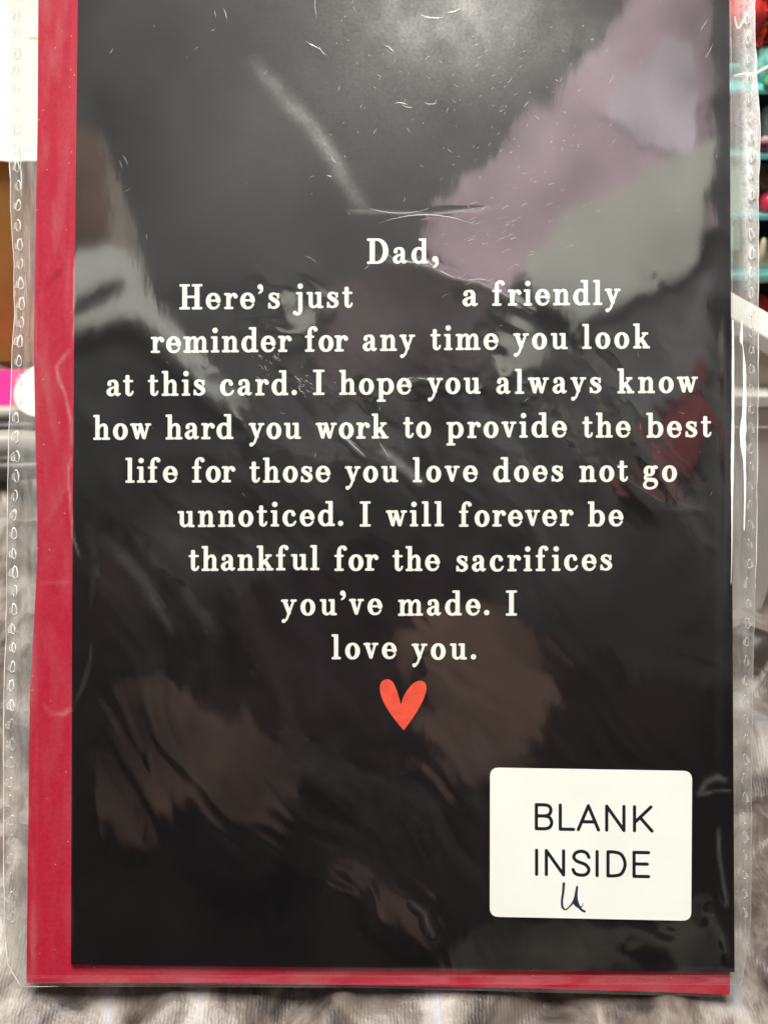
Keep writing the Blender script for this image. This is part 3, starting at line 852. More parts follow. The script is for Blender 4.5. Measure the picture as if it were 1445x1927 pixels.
for x, y, L, a, w in [(665, 838, 62, 0.74, 0.9), (655, 826, 40, 0.7, 0.6), (722, 845, 40, 1.0, 0.7), (810, 495, 34, 0.75, 1.3), (770, 492, 50, 0.05, 0.9), (731, 480, 22, 0.4, 0.6), (840, 515, 40, 0.5, 0.9),
                    (905, 525, 50, 0.08, 0.8), (800, 403, 180, 0.0, 0.9), (745, 400, 120, 0.04, 0.7), (590, 85, 34, 0.5, 0.7), (605, 95, 26, 0.9, 0.6), (425, 25, 24, 1.3, 0.9), (405, 25, 14, 1.4, 0.6), (593, 12, 46, 1.5, 0.8),
                    (735, 90, 26, 0.7, 0.9), (855, 20, 30, -0.3, 1.2), (812, 32, 44, 0.1, 1.2), (755, 192, 26, 0.1, 0.9), (765, 200, 22, 0.3, 0.7), (810, 195, 26, 0.05, 0.6), (237, 300, 22, 1.1, 0.6), (228, 308, 16, 1.2, 0.4),
                    (990, 195, 14, -0.9, 0.8), (960, 150, 14, -0.9, 0.6), (620, 330, 10, 0.3, 1.0), (627, 300, 16, 1.0, 0.8), (585, 485, 26, 0.5, 0.4), (692, 500, 22, -0.9, 0.6),
                    (765, 712, 30, -0.25, 0.9), (795, 712, 30, 0.1, 0.6), (1150, 150, 26, -1.0, 0.5), (1325, 45, 30, -1.0, 0.4), (1335, 95, 30, -1.1, 0.5), (210, 95, 12, -1, 0.6), (990, 752, 14, -0.7, 0.7)]:
    sliver(x, y, L, a, w)
M['scratch'] = film_mat('scratched_plastic', 0.25, 0.22, 0.24, False)
sc = link('scratch', mesh('scratch', *join(parts)), M['scratch'], sleeve); sc['kind'] = 'stuff'

# ------------------------------------------------------------------ sticker (on the outside of the sleeve)
def corner(c, p, q, r=15, n=7):
    a = (Vector(p) - Vector(c)).normalized(); b_ = (Vector(q) - Vector(c)).normalized()
    out = []
    for k in range(n):
        t = k / (n - 1)
        P0 = Vector(c) + a * r; P1 = Vector(c); P2 = Vector(c) + b_ * r
        out.append((P0.lerp(P1, t)).lerp(P1.lerp(P2, t), t) * 0.5 + 0.5 * (P0.lerp(P1, t)).lerp(P1.lerp(P2, t), t))
    return [(v.x, v.y) for v in out]


C4 = [(922, 1445), (921.5, 1726), (1300.5, 1733.8), (1302.3, 1451.5)]
so = []
for i in range(4): so += corner(C4[i], C4[i - 1], C4[(i + 1) % 4], 17)
ZS = 0.80 * mm
vs, fs = slab(kout(so, ZS), ZS - 0.1 * mm, ZS)
stk = link('sticker', mesh('sticker', vs, fs), M['sticker'], sleeve)
stk['label'] = 'white rounded sticker reading BLANK INSIDE with a pen mark'
R0 = 3.1
def st(*p): return sd_stroke([(x, y, R0) for x, y in p])
def sc_(*p): return sd_stroke(smooth_pts([(x, y, R0) for x, y in p], 6))
H_ = 48.2; r0 = R0
ST = {
 'B': [st((r0, r0), (r0, H_)), st((r0, H_), (19, H_)), sc_((19, H_), (27, 46), (30.5, 38.5), (27, 30), (19, 27.3)), st((r0, 27.3), (19, 27.3)), sc_((19, 27.3), (28, 24.5), (32, 15), (28, 6), (19, r0)), st((19, r0), (r0, r0))],
 'L': [st((r0, H_), (r0, r0), (28, r0))],
 'A': [st((r0, r0), (22, H_), (41, r0)), st((9, 18), (35, 18))],
 'N': [st((r0, r0), (r0, H_), (35.5, r0), (35.5, H_))],
 'K': [st((r0, r0), (r0, H_)), st((34, H_), (5, 20)), st((14.5, 27), (36, r0))],
 'I': [st((r0, r0), (r0, H_))],
 'S': [sc_((32.5, 37), (28, 45), (18, H_), (8, 45), (4, 37), (9, 30), (18, 26.5), (27, 22.5), (32.5, 14), (28, 5.5), (18, r0), (7, 6), (2.8, 13.5))],
 'D': [st((r0, r0), (r0, H_)), st((r0, H_), (14, H_)), sc_((14, H_), (27, 44.5), (34.3, 32), (34.3, 19), (27, 6.5), (14, r0)), st((14, r0), (r0, r0))],
 'E': [st((30.5, H_), (r0, H_), (r0, r0), (30.5, r0)), st((r0, 26.5), (28, 26.5))]}


def stext(letters, base, slope):
    vs, fs = [], []
    for ch, x0 in letters:
        for pl in contour(ST[ch], -2, 46, -2, 54, 0.8):
            b0 = len(vs)
            for gx_, gy_ in pl:
                px = x0 + gx_; vs.append(K(px, base - gy_ + slope * (px - 1006), ZS + 0.02 * mm))
            fs.append(list(range(b0, b0 + len(pl))))
    return link('printed_word', mesh('printed_word', vs, fs), M['black_ink'], stk)


stext([('B', 1006), ('L', 1051), ('A', 1085), ('N', 1138.4), ('K', 1190.7)], 1563, 0.021)
stext([('I', 1006.5), ('N', 1024.8), ('S', 1075.5), ('I', 1120.3), ('D', 1140.8), ('E', 1189.8)], 1649, 0.021)


def pen(pts):
    q = [(900 + x / 3.44, 1420 + y / 3.44, r) for x, y, r in pts]
    f = sd_stroke(smooth_pts([(x, -y, r) for x, y, r in q], 5))
    return f


pf = [pen([(553, 838, 2.6), (548, 900, 2.3), (541, 950, 2.2), (545, 990, 2.2), (563, 1006, 1.4), (590, 988, 1.4), (615, 955, 2.0), (630, 915, 2.3), (639, 860, 2.2)]),
      pen([(639, 862, 2.2), (633, 905, 2.8), (634, 945, 3.2), (650, 985, 2.6), (668, 1008, 2.2), (688, 1018, 2.2)]), pen([(630, 940, 3), (620, 965, 2), (650, 990, 2.2), (672, 985, 0.8), (676, 965, 0.7)])]
po = contour(pf, 1050, 1108, -1722, -1655, 0.7)
vs, fs = [], []
for pl in po:
    b0 = len(vs); vs += [K(x, -y, ZS + 0.02 * mm) for x, y in pl]; fs.append(list(range(b0, b0 + len(pl))))
link('handwritten_mark', mesh('handwritten_mark', vs, fs), M['pen'], stk)

# ------------------------------------------------------------------ the table and the velvet blanket
M['table'] = simple('table_top', (0.10, 0.08, 0.07), 0.6, 0.3, 8)
tb = link('table_top', mesh('table_top', [(-1.2, -0.3, -0.02), (1.2, -0.3, -0.02), (1.2, 1.3, -0.02), (-1.2, 1.3, -0.02), (-1.2, -0.3, -0.05), (1.2, -0.3, -0.05), (1.2, 1.3, -0.05), (-1.2, 1.3, -0.05)],
                          [[0, 1, 2, 3], [7, 6, 5, 4], [0, 4, 5, 1], [1, 5, 6, 2], [2, 6, 7, 3], [3, 7, 4, 0]]), M['table'])
tag(tb, kind='structure')

m, n, l, b = mat('crushed_velvet')
tc = nd(n, 'ShaderNodeTexCoord'); mp = nd(n, 'ShaderNodeMapping'); l.new(tc.outputs['Object'], mp.inputs[0]); mp.inputs['Rotation'].default_value = (0, 0, 0.6); mp.inputs['Scale'].default_value = (1.6, 0.8, 1)
t = nd(n, 'ShaderNodeTexNoise'); t.inputs['Scale'].default_value = 34; t.inputs['Detail'].default_value = 5; t.inputs['Distortion'].default_value = 0.8; t.inputs['Roughness'].default_value = 0.62
l.new(mp.outputs[0], t.inputs[0])
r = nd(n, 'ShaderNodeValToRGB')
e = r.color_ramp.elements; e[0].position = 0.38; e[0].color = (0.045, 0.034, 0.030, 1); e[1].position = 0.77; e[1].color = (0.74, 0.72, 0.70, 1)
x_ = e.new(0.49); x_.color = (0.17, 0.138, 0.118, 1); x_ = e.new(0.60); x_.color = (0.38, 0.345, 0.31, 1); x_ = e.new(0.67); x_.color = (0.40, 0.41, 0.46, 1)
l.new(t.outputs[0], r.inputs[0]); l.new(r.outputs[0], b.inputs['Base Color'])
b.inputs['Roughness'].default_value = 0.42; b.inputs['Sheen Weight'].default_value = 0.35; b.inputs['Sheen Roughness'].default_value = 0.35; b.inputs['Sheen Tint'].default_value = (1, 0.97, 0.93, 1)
t2 = nd(n, 'ShaderNodeTexNoise'); t2.inputs['Scale'].default_value = 160; t2.inputs['Detail'].default_value = 6; l.new(tc.outputs['Object'], t2.inputs[0])
w2 = nd(n, 'ShaderNodeTexWave'); w2.inputs['Scale'].default_value = 420; w2.inputs['Distortion'].default_value = 3.5; w2.inputs['Detail'].default_value = 2; l.new(tc.outputs['Object'], w2.inputs[0])
bp = nd(n, 'ShaderNodeBump'); bp.inputs['Strength'].default_value = 0.35; bp.inputs['Distance'].default_value = 0.002
bp2 = nd(n, 'ShaderNodeBump'); bp2.inputs['Strength'].default_value = 0.1; bp2.inputs['Distance'].default_value = 0.0003
l.new(t2.outputs[0], bp.inputs['Height']); l.new(w2.outputs[0], bp2.inputs['Height']); l.new(bp.outputs[0], bp2.inputs['Normal']); l.new(bp2.outputs[0], b.inputs['Normal'])
M['velvet'] = m

gx = np.arange(-0.34, 0.341, 0.0022); gy = np.arange(0.0, 0.62, 0.0022)
X, Y = np.meshgrid(gx, gy)
wp = fbm(X * 9, Y * 9, 3, 101) * 0.06
f1 = 1 - np.abs(2 * fbm((X + wp) * 11 + Y * 6, (Y - X * 0.5 + wp) * 9, 3, 111))
f2 = 1 - np.abs(2 * fbm((X - wp) * 30, (Y + wp) * 22, 3, 121))
Z = (f1 ** 2 * 0.012 + f2 ** 2 * 0.008 + fbm(X * 70, Y * 70, 3, 131) * 0.0012) - 0.012
cy = BASE.y
near = np.exp(-((Y - cy) / 0.022) ** 2) * np.clip((0.10 - np.abs(X)) / 0.02, 0, 1)
Z = (Z - 0.001) * (1 - 0.8 * near) + 0.0006 * near
for (a0, b0), (a1, b1), w, h in [((180, 2020), (330, 1890), .004, .003), ((420, 2040), (560, 1880), .005, -.004), ((520, 2030), (640, 1890), .003, .003), ((900, 1990), (1040, 1880), .004, -.003), ((1180, 2010), (1260, 1900), .004, .003),
                               ((-40, 1250), (60, 1180), .004, .005), ((-40, 1500), (60, 1380), .005, -.004), ((-60, 1760), (40, 1640), .004, .004), ((1380, 1300), (1480, 1250), .003, .004), ((1390, 1620), (1480, 1560), .004, -.004), ((1400, 1760), (1500, 1850), .005, -.004)]:
    p, q = G(a0, b0), G(a1, b1)
    d, par = polydist(X, Y, [(p.x, p.y), (q.x, q.y)])
    Z += h * np.exp(-(d / w) ** 2)
for pts, w, h in [([(G(-60, 1000).x, G(-60, 1000).y), (G(60, 960).x, G(60, 960).y)], 0.006, 0.007),
                  ([(G(1380, 1490).x, G(1380, 1490).y), (G(1500, 1480).x, G(1500, 1480).y)], 0.0012, -0.004),
                  ([(G(1370, 1400).x, G(1370, 1400).y), (G(1420, 1380).x, G(1420, 1380).y), (G(1500, 1420).x, G(1500, 1420).y)], 0.006, 0.005)]:
    d, par = polydist(X, Y, pts)
    Z += h * np.exp(-(d / w) ** 2)
ny, nx2 = X.shape; idx = np.arange(ny * nx2).reshape(ny, nx2)
F = np.stack([idx[:-1, :-1], idx[:-1, 1:], idx[1:, 1:], idx[1:, :-1]], -1).reshape(-1, 4)
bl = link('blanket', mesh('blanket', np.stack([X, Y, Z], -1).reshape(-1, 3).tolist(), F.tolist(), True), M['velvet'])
tag(bl, 'rumpled grey brown crushed velvet blanket under the card', 'blanket')

# ------------------------------------------------------------------ left: box, paper, pink strip, tag, satin folds
M['cardboard'] = simple('brown_cardboard', (0.40, 0.20, 0.045), 0.75, 0.18, 40, 0.15, 400, coord='Object')
YB_ = G(30, 690).y
def world_box(name, x0, x1, y0, y1, z0, z1, m, parent=None, bev=0.0):
    import bmesh
    bm = bmesh.new(); bmesh.ops.create_cube(bm, size=1)
    for v in bm.verts:
        v.co = Vector((x0 if v.co.x < 0 else x1, y0 if v.co.y < 0 else y1, z0 if v.co.z < 0 else z1))
    if bev: bmesh.ops.bevel(bm, geom=bm.edges[:], offset=bev, segments=2, affect='EDGES')
    me = bpy.data.meshes.new(name); bm.to_mesh(me); bm.free()
    return link(name, me, m, parent)


ztop = V(20, 290, YB_).z
xr_ = V(420, 400, YB_).x; xl_ = V(-260, 400, YB_).x
cb = tag(empty('cardboard_box'), 'plain brown cardboard box behind the sleeve at the left', 'box')
world_box('box_body', xl_, xr_, YB_, YB_ + 0.2, -0.004, ztop, M['cardboard'], cb, 0.001)
fl = world_box('box_flap', xl_ + 0.002, xr_ - 0.002, YB_ - 0.0012, YB_ - 0.0002, V(20, 678, YB_).z, ztop - 0.0005, M['cardboard'], cb, 0.0002)
# crumpled paper lying over the box top and hanging a little over its edge
M['paper'] = simple('white_tissue_paper', (0.70, 0.69, 0.62), 0.7, 0.06, 30, 0.3, 300)
px_ = np.linspace(xl_ - 0.005, xr_ + 0.005, 110); qy = np.linspace(-0.004, 0.21, 120)
X, Q = np.meshgrid(px_, qy)
cr = 1 - np.abs(2 * fbm(X * 30, Q * 30, 4, 141))
Z = ztop + 0.0012 + cr * 0.005 + fbm(X * 90, Q * 90, 2, 151) * 0.001
Yp = YB_ + Q
front = Q < 0.004
Z = np.where(front, ztop + 0.001 + (Q - 0.004) * 0.2 + 0.001 * fbm(X * 80, X * 0, 3, 9), Z)
ny, nx2 = X.shape; idx = np.arange(ny * nx2).reshape(ny, nx2)
F = np.stack([idx[:-1, :-1], idx[:-1, 1:], idx[1:, 1:], idx[1:, :-1]], -1).reshape(-1, 4)
tag(link('tissue_paper', mesh('tissue_paper', np.stack([X, Yp, Z], -1).reshape(-1, 3).tolist(), F.tolist(), True), M['paper']),
    'crumpled white paper sheet lying on the brown box', 'paper')

M['pink'] = simple('hot_pink_card', (0.95, 0.02, 0.22), 0.5, 0.06, 60)
yk = G(30, 766, 0.006).y
vs, fs = prism([V(-160, 698, yk + 0.022), V(-160, 766, yk), V(120, 764, yk), V(120, 694, yk + 0.022)], (0, 0.006, -0.004))
tag(link('pink_card_strip', mesh('pink_card_strip', vs, fs), M['pink']), 'hot pink card strip in front of the brown box', 'card strip')
M['tagw'] = simple('white_tag_card', (0.86, 0.85, 0.78), 0.6, 0.03, 60)
yt = yk - 0.004
ctr = V(80, 738, yt); rr_ = (V(134, 738, yt) - ctr).length
disc = [ctr + Vector((math.cos(a) * rr_, math.sin(a) * rr_ * 0.75, math.sin(a) * rr_ * 0.55)) for a in np.linspace(0, 2 * math.pi, 49)[:-1]]
vs, fs = prism(disc, (0, 0.003, 0))
tag(link('round_tag', mesh('round_tag', vs, fs), M['tagw']), 'round white card tag in front of the pink strip', 'tag')

# folded satin: rolled layers
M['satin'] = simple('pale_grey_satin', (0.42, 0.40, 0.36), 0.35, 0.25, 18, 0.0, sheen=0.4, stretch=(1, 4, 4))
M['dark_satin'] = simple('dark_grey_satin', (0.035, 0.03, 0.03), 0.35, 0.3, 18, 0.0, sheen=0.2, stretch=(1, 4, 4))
sat = tag(empty('folded_satin', loc=(G(0, 830).x, G(0, 830).y, 0)), 'folded pale and black satin fabric below the pink strip', 'fabric')
def roll(py, thick_px, m, name, seed, sq=0.55):
    pts = []; rad = []
    for px in np.arange(-220, 330, 18):
        wv = 7 * float(fbm(np.array([px / 90.]), np.array([seed * 3.]), 2, seed)[0])
        c = G(px, py + wv - px * 0.05, 0.004); pts.append(c); rad.append(thick_px * 0.5 * U * (c - CAM).length / FOC * (1 + 0.3 * float(fbm(np.array([px / 60.]), np.array([0.]), 2, seed + 4)[0])))
    v, f = tube(pts, rad, 12)
    o = link(name, mesh(name, v, f, True), m, sat); o.matrix_parent_inverse = sat.matrix_world.inverted()
    return o


bpy.context.view_layer.update()
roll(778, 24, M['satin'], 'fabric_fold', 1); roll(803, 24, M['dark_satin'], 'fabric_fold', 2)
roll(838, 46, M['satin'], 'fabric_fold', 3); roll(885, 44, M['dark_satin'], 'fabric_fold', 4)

# ------------------------------------------------------------------ right: plastic bin and the thread rack
M['bin'] = simple('white_plastic', (0.80, 0.80, 0.74), 0.4, 0.04, 30)
M['bin_beige'] = simple('beige_frosted_plastic', (0.64, 0.59, 0.46), 0.35, 0.18, 60)
M['bin_grey'] = simple('pale_grey_frosted_plastic', (0.78, 0.77, 0.74), 0.35, 0.12, 30)
yb_ = 0.29
bn = tag(empty('storage_bin', loc=(V(1420, 1200, yb_).x, yb_, 0)), 'pale frosted plastic bin with white rim right of the card', 'bin')
bpy.context.view_layer.update()
def bpart(name, pts, m, dy, depth=0.1):
    vs, fs = prism([V(x, y, yb_ + dy) for x, y in pts], (0, depth, 0))
    o = link(name, mesh(name, vs, fs), m, bn); o.matrix_parent_inverse = bn.matrix_world.inverted()
    md = o.modifiers.new('b', 'BEVEL'); md.width = 0.0006; md.segments = 2
    return o


bpart('rim', [(1330, 570), (1330, 620), (1385, 634), (1445, 672), (1520, 720), (1520, 675), (1445, 633), (1385, 600)], M['bin'], -0.004, 0.02)
bpart('upper_wall', [(1330, 622), (1330, 746), (1520, 746), (1520, 712), (1445, 664), (1385, 626)], M['bin_beige'], 0.0, 0.02)
bpart('lip', [(1330, 744), (1330, 768), (1520, 768), (1520, 744)], M['bin'], -0.005, 0.02)
bpart('lower_wall', [(1330, 766), (1330, 1345), (1360, 1300), (1385, 1262), (1412, 1210), (1445, 1115), (1470, 1040), (1520, 900), (1520, 766)], M['bin_grey'], -0.002, 0.02)
bpart('lower_ridge', [(1330, 803), (1330, 808), (1520, 808), (1520, 803)], M['bin'], -0.0035, 0.003)

M['turq'] = simple('turquoise_paint', (0.16, 0.52, 0.50), 0.4, 0.08, 60)
M['mint'] = simple('mint_plastic', (0.42, 0.72, 0.56), 0.45, 0.15, 60)
M['dark'] = simple('dark_back_board', (0.02, 0.015, 0.015), 0.8, 0.3, 60)
yr = 0.43
rk = tag(empty('thread_rack', loc=(V(1420, 500, yr).x, yr, 0)), 'turquoise shelf rack of bright craft goods behind the bin', 'shelf rack')
bpy.context.view_layer.update()
def rpart(name, pts, m, dy, depth):
    vs, fs = prism([V(x, y, yr + dy) for x, y in pts], (0, depth, 0))
    o = link(name, mesh(name, vs, fs), m, rk); o.matrix_parent_inverse = rk.matrix_world.inverted(); return o


DEP = 0.03
for y0 in (168, 291, 405, 518, 632):
    rpart('shelf', [(1290, y0), (1290, y0 + 8), (1560, y0 + 8), (1560, y0)], M['turq'], -0.001, DEP + 0.002)
rpart('back_panel', [(1290, -160), (1290, 640), (1560, 640), (1560, -160)], M['dark'], DEP, 0.003)
rpart('side_post', [(1374, 300), (1374, 402), (1398, 402), (1398, 300)], M['mint'], 0.0, DEP - 0.002)
rpart('side_post', [(1374, 416), (1374, 470), (1392, 470), (1392, 416)], M['mint'], 0.0, DEP - 0.002)


def lump(name, px, py, wpx, hpx, m, lab, cat, yw=None, rough=0.25, sq=1.0, fuzz=0, group=None, seed=0):
    yw = yw or yr + 0.012
    c = V(px, py, yw); a = (V(px + wpx / 2, py, yw) - c).length; h = abs((V(px, py - hpx / 2, yw) - c).z)
    import bmesh
    bm = bmesh.new(); bmesh.ops.create_icosphere(bm, subdivisions=4, radius=1)
    for v in bm.verts:
        p = v.co.normalized()
        q = Vector([math.copysign(abs(k) ** sq, k) for k in p])
        nn = float(fbm(np.array([p.x * 2.2 + p.z + seed]), np.array([p.y * 2.2 - p.z * 1.3 + seed]), 4, 3)[0])
        q *= 1 + rough * nn
        v.co = Vector((q.x * a, q.y * min(a, 0.011), q.z * h))
    me = bpy.data.meshes.new(name); bm.to_mesh(me); bm.free(); me.shade_smooth()
    o = link(name, me, m); o.location = c
    tag(o, lab, cat, group); return o


# tinsel garland: loops of strand
def tinsel(name, px, py, wpx, hpx, m, lab, cat, seed, n=500):
    rn = random.Random(seed); prs = []
    yw = yr + 0.008
    for k in range(n):
        x = px + rn.uniform(-.5, .5) * wpx; y = py + rn.uniform(-.5, .5) * hpx
        c = V(x, y, yw + rn.uniform(0, 0.012)); d = Vector((rn.gauss(0, 1), rn.gauss(0, .6), rn.gauss(0, 1))).normalized() * rn.uniform(0.0015, 0.0035)
        s = d.cross(Vector((rn.gauss(0, 1), rn.gauss(0, 1), rn.gauss(0, 1)))).normalized() * rn.uniform(0.0003, 0.0007)
        prs.append(([c - d - s, c - s + d, c + d + s, c - d + s], [[0, 1, 2, 3]]))
    o = link(name, mesh(name, *join(prs)), m); tag(o, lab, cat); return o


M['red'] = simple('bright_red_foil', (0.75, 0.045, 0.02), 0.35, 0.5, 300, spec=0.6)
M['redy'] = simple('red_yarn', (0.60, 0.03, 0.025), 0.7, 0.4, 300, 0.5, 500)
M['teal'] = simple('teal_yarn', (0.22, 0.58, 0.52), 0.7, 0.3, 200, 0.5, 500)
M['green'] = simple('green_felt', (0.10, 0.34, 0.13), 0.7, 0.4, 200, 0.3)
M['purple'] = simple('purple_gloss', (0.22, 0.05, 0.11), 0.25, 0.4, 100)
M['rose'] = simple('rose_red_gloss', (0.62, 0.04, 0.09), 0.25, 0.3, 100)
M['cream'] = simple('cream_beads', (0.85, 0.72, 0.50), 0.4, 0.2, 150)
M['brownb'] = simple('brown_beads', (0.16, 0.10, 0.05), 0.4, 0.5, 150)
M['pinkw'] = simple('pale_pink', (0.75, 0.42, 0.45), 0.5, 0.2, 150)
lump('yarn_ball', 1400, 30, 80, 110, M['redy'], 'deep red yarn bundle on the top rack shelf, seen through the sleeve', 'yarn', rough=0.4, seed=1)
tinsel('tinsel_garland', 1440, 25, 90, 120, M['red'], 'shiny red tinsel garland at the top right corner', 'garland', 3, 900)
lump('yarn_ball', 1445, 120, 90, 80, M['teal'], 'turquoise yarn bundle below the red tinsel', 'yarn', rough=0.3, seed=2)
lump('felt_ball', 1447, 154, 22, 26, M['green'], 'small green felt ball under the turquoise yarn', 'ball', yw=yr - 0.0, seed=3)
c0, c1 = V(1380, 143, yr - 0.004), V(1480, 106, yr - 0.006)
vs, fs = tube([c0, c0.lerp(V(1425, 139, yr - 0.004), 0.9), c1], 0.0006, 8)
tag(link('white_cord', mesh('white_cord', vs, fs, True), M['bin']), 'white cord running across the turquoise yarn', 'cord')
lump('thread_spool', 1394, 205, 36, 70, M['purple'], 'dark purple spool on the second shelf beside the card edge', 'spool', sq=0.7, rough=0.1, seed=4)
lump('jar', 1452, 240, 44, 84, M['bin_grey'], 'grey jar at the right end of the second shelf', 'jar', sq=0.6, rough=0.05, seed=5)
lump('glass_bead', 1440, 262, 16, 14, M['pinkw'], 'pale pink bead above the purple ball', 'bead', yw=yr, seed=6)
lump('ball', 1442, 276, 30, 28, M['purple'], 'small plum purple ball on the second shelf', 'ball', yw=yr + 0.003, rough=0.05, seed=7)
lump('bead_bundle', 1440, 338, 50, 50, M['brownb'], 'brown gold bead bundle on the third shelf', 'beads', rough=0.5, seed=8)
lump('red_ball', 1446, 382, 44, 44, M['rose'], 'glossy rose red ball on the third shelf', 'ball', yw=yr + 0.004, rough=0.04, seed=9)
lump('bead_bundle', 1440, 488, 70, 66, M['cream'], 'cream bead bundle on the fourth shelf right of the sleeve edge', 'beads', rough=0.4, sq=0.7, seed=10)
lump('bead_bundle', 1388, 492, 56, 52, M['cream'], 'cream bead bundle on the fourth shelf behind the clear film', 'beads', rough=0.3, sq=0.7, seed=11)
lump('peg', 1434, 470, 13, 46, M['cream'], 'small upright cream peg in front of the cream beads', 'peg', yw=yr - 0.001, rough=0.1, seed=12)
lump('red_jar', 1420, 600, 62, 84, M['redy'], 'dark red jar on the lowest shelf above the bin rim', 'jar', sq=0.7, rough=0.08, seed=13)
lump('yarn_bundle', 1384, 585, 34, 80, M['red'], 'bright red yarn on the lowest shelf behind the clear film', 'yarn', rough=0.2, seed=14)

# ------------------------------------------------------------------ wall and added colour shapes behind the viewer, which the film mirrors
M['wall'] = simple('shop_wall_paint', (0.080, 0.080, 0.080), 0.8, 0.55, 5)
def wallpoly(pts, dist, name, m, jit=0.0, depth=0.03, seed=0, dens_=14):
    out = []
    n_ = len(pts)
    for i in range(n_):
        a = pts[i]; b_ = pts[(i + 1) % n_]
        L = math.hypot(b_[0] - a[0], b_[1] - a[1]); k = max(1, int(L / dens_))
        for q in range(k):
            x = a[0] + (b_[0] - a[0]) * q / k; y = a[1] + (b_[1] - a[1]) * q / k
            x += jit * float(fbm(np.array([x / 45.]), np.array([y / 45.]), 4, seed, 0.6)[0]); y += jit * float(fbm(np.array([x / 45. + 9]), np.array([y / 45.]), 4, seed + 2, 0.6)[0])
            out.append(REF(x, y, dist))
    vs, fs = prism(out, uz * depth)
    return link(name, mesh(name, vs, fs), m)


tag(wallpoly([(-1500, -1400), (-1500, 3200), (3200, 3200), (3200, -1400)], 1.36, 'shop_wall', M['wall'], 0, 0.05, dens_=5000), kind='structure')
M['midwall'] = simple('falloff_mid_tone', (0.085, 0.084, 0.078), 0.85, 0.75, 8)  # light falling off down the wall, painted as darker bands
M['midwall2'] = simple('falloff_low_tone', (0.046, 0.048, 0.040), 0.85, 0.85, 9)
M['lowwall'] = simple('falloff_base_tone', (0.030, 0.019, 0.018), 0.9, 0.95, 7, spec=0.1)
tag(wallpoly([(-1500, 560), (150, 520), (400, 640), (620, 530), (900, 560), (1300, 560), (3200, 620), (3200, 3200), (-1500, 3200)], 1.33, 'wall_falloff_mid', M['midwall'], 40, 0.02, 41), kind='structure')
tag(wallpoly([(-1500, 800), (150, 780), (400, 860), (800, 840), (1000, 900), (1350, 1010), (3200, 1000), (3200, 3200), (-1500, 3200)], 1.325, 'wall_falloff_low', M['midwall2'], 60, 0.01, 43), kind='structure')
tag(wallpoly([(-1500, 1000), (150, 960), (350, 1130), (560, 1080), (760, 1000), (1000, 1180), (1180, 1260), (1300, 1300), (3200, 1320), (3200, 3200), (-1500, 3200)], 1.31, 'wall_falloff_base', M['lowwall'], 40, 0.015, 42), kind='structure')
M['mauve'] = simple('mauve_shape_colour', (0.58, 0.44, 0.49), 0.9, 0.42, 9)
M['sage'] = simple('sage_shape_colour', (0.56, 0.565, 0.49), 0.9, 0.28, 7)
M['charcoal'] = simple('charcoal_shape_colour', (0.022, 0.02, 0.02), 0.95, 0.4, 6, spec=0.1)
M['brown'] = simple('brown_shape_colour', (0.15, 0.092, 0.066), 0.9, 0.75, 9)
M['lav'] = simple('lavender_shape_colour', (0.70, 0.62, 0.68), 0.9, 0.35, 14)
M['sage2'] = simple('beige_shape_colour', (0.36, 0.33, 0.26), 0.9, 0.1, 8)
M['blob'] = simple('dull_shape_colour', (0.11, 0.088, 0.084), 0.9, 0.6, 9)
M['pale'] = simple('pale_shape_colour', (0.72, 0.73, 0.66), 0.9, 0.1, 8)
M['taupe'] = simple('taupe_shape_colour', (0.14, 0.13, 0.10), 0.9, 0.7, 10)
M['redc'] = simple('red_shape_colour', (0.21, 0.05, 0.048), 0.9, 0.7, 14)
BG = 'reflection shapes added behind the viewer'
def back(pts, dist, name, m, lab, cat, jit=20, seed=0):  # colour shapes added only for their reflection in the film
    o = wallpoly(pts, dist, name, m, jit, 0.02, seed); tag(o, lab, cat); return o


back([(1180, 0), (1130, 95), (1060, 150), (1035, 215), (985, 190), (930, 290), (850, 345), (815, 400), (812, 470), (850, 530), (960, 545), (1010, 500), (1372, 420), (1372, -200), (1250, -200)], 1.29, 'mauve_mirror_shape', M['mauve'], 'added mauve shape mirrored at the upper right of the sleeve', 'mirrored shape', 26, 1)
back([(1374, 265), (1310, 285), (1215, 310), (1160, 355), (1070, 400), (1030, 440), (1000, 480), (975, 510), (1000, 560), (1100, 610), (1130, 590), (1180, 570), (1235, 545), (1320, 500), (1352, 420), (1365, 330)], 1.265, 'sage_mirror_shape', M['sage'], 'added sage grey shape mirrored below the mauve one', 'mirrored shape', 14, 2)
back([(935, 640), (955, 612), (1000, 625), (1040, 650), (1030, 672), (960, 672), (935, 710), (920, 690)], 1.25, 'small_sage_mirror_shape', M['sage'], 'small added sage shape mirrored below the large sage one', 'scarf', 10, 3)
back([(60, 505), (120, 478), (150, 459), (200, 455), (240, 474), (263, 505), (276, 550), (300, 588), (350, 648), (400, 716), (478, 766), (435, 757), (396, 738), (342, 676), (296, 628), (262, 598), (235, 592), (140, 622), (60, 640), (60, 618), (140, 598), (185, 572), (228, 552), (238, 542), (225, 525), (200, 528), (150, 556), (110, 585), (60, 590)], 1.26, 'forked_mirror_shape', M['pale'], 'added forked pale shape mirrored at the left of the sleeve', 'strap', 5, 4)
back([(178, 235), (198, 290), (228, 365), (250, 440), (268, 505), (262, 512), (240, 476), (205, 455), (206, 400), (196, 330)], 1.262, 'beige_mirror_sliver', M['sage2'], 'added beige sliver mirrored beside the upper left of the card', 'ribbon', 4, 24)
back([(1165, 150), (1250, 70), (1310, 60), (1325, 200), (1318, 290), (1250, 300), (1190, 250), (1120, 215)], 1.275, 'lavender_mirror_shape', M['lav'], 'added lavender shape mirrored at the upper right over the mauve one', 'scarf', 24, 25)
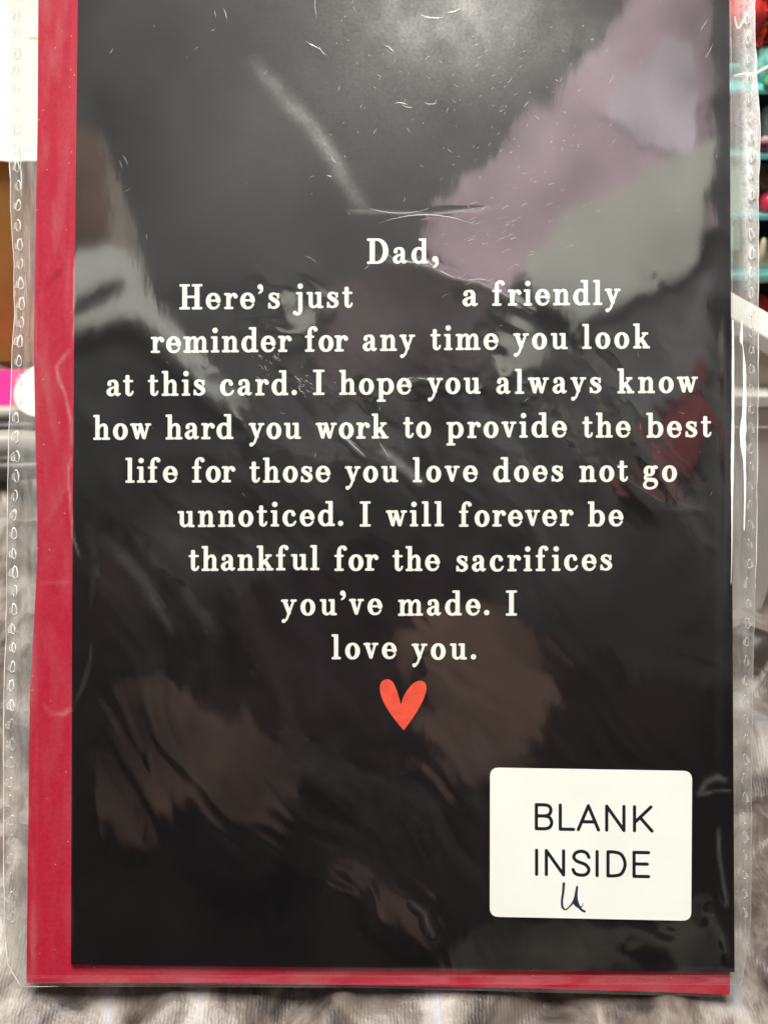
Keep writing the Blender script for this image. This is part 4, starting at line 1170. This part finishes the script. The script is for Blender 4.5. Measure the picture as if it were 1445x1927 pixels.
back([(170, 240), (192, 300), (205, 400), (200, 452), (100, 470), (80, 240)], 1.25, 'brown_mirror_shape', M['brown'], 'added brown shape mirrored at the left edge of the card', 'bag', 8, 5)
back([(545, 590), (600, 575), (590, 620), (560, 625), (530, 608)], 1.28, 'sage_patch', M['sage'], 'small added sage shape mirrored left of centre', 'cloth', 8, 6)
back([(640, 540), (740, 500), (860, 540), (930, 560), (900, 640), (880, 700), (820, 730), (640, 740), (600, 650)], 1.30, 'brown_mirror_blob', M['blob'], 'brown coat added behind the viewer, mirrored at the centre of the sleeve', 'blob', 60, 7)
back([(1245, 790), (1280, 760), (1310, 700), (1350, 670), (1345, 860), (1290, 905), (1255, 880)], 1.27, 'red_mirror_shape', M['redc'], 'added red shape mirrored at the right of the sleeve', 'garment', 14, 8)
back([(1165, 885), (1200, 890), (1235, 920), (1180, 930), (1155, 915)], 1.27, 'red_mirror_shape', M['redc'], 'small added red shape mirrored under the larger red one', 'cloth', 8, 9)
back([(215, 1300), (250, 1270), (330, 1275), (400, 1330), (500, 1420), (560, 1480), (540, 1560), (420, 1540), (300, 1480), (230, 1400)], 1.28, 'left_face_shape', M['brown'], 'added face-like brown shape mirrored at the lower left', 'cloth', 20, 10)
back([(760, 1180), (860, 1130), (960, 1140), (1030, 1200), (1050, 1280), (1020, 1400), (960, 1480), (860, 1480), (800, 1400), (770, 1290)], 1.28, 'right_face_shape', M['brown'], 'added face-like brown shape mirrored right of the red heart', 'sack', 18, 11)
back([(172, 1430), (205, 1440), (270, 1540), (280, 1600), (230, 1600), (180, 1520)], 1.28, 'small_brown_mirror_shape', M['brown'], 'added brown shape mirrored at the lower left edge', 'pouch', 12, 12)

M['greyc'] = simple('grey_shape_colour', (0.16, 0.16, 0.15), 0.9, 0.6, 14)
back([(1120, 600), (1230, 560), (1360, 500), (1358, 700), (1290, 740), (1230, 770), (1160, 720), (1090, 660)], 1.30, 'grey_mirror_shape', M['greyc'], 'added grey shape mirrored below the sage one', 'shirt', 30, 13)
back([(1040, 740), (1110, 800), (1230, 870), (1340, 920), (1350, 955), (1250, 940), (1150, 900), (1050, 820)], 1.29, 'taupe_mirror_streak', M['taupe'], 'added taupe streak mirrored diagonally at the right', 'scarf', 14, 14)
back([(830, 1850), (880, 1770), (950, 1735), (1120, 1742), (1330, 1738), (1380, 1690), (1390, 1860), (1250, 1850), (1290, 1800), (1240, 1780), (1160, 1788), (1150, 1800), (1200, 1850)], 1.28, 'taupe_mirror_patch', M['taupe'], 'added taupe glow patch mirrored below the sticker', 'mat', 14, 15)
back([(640, 1640), (690, 1660), (790, 1720), (812, 1770), (780, 1775), (720, 1730)], 1.28, 'brown_mirror_streak', M['brown'], 'added brown streak mirrored at the bottom centre', 'strap', 8, 16)
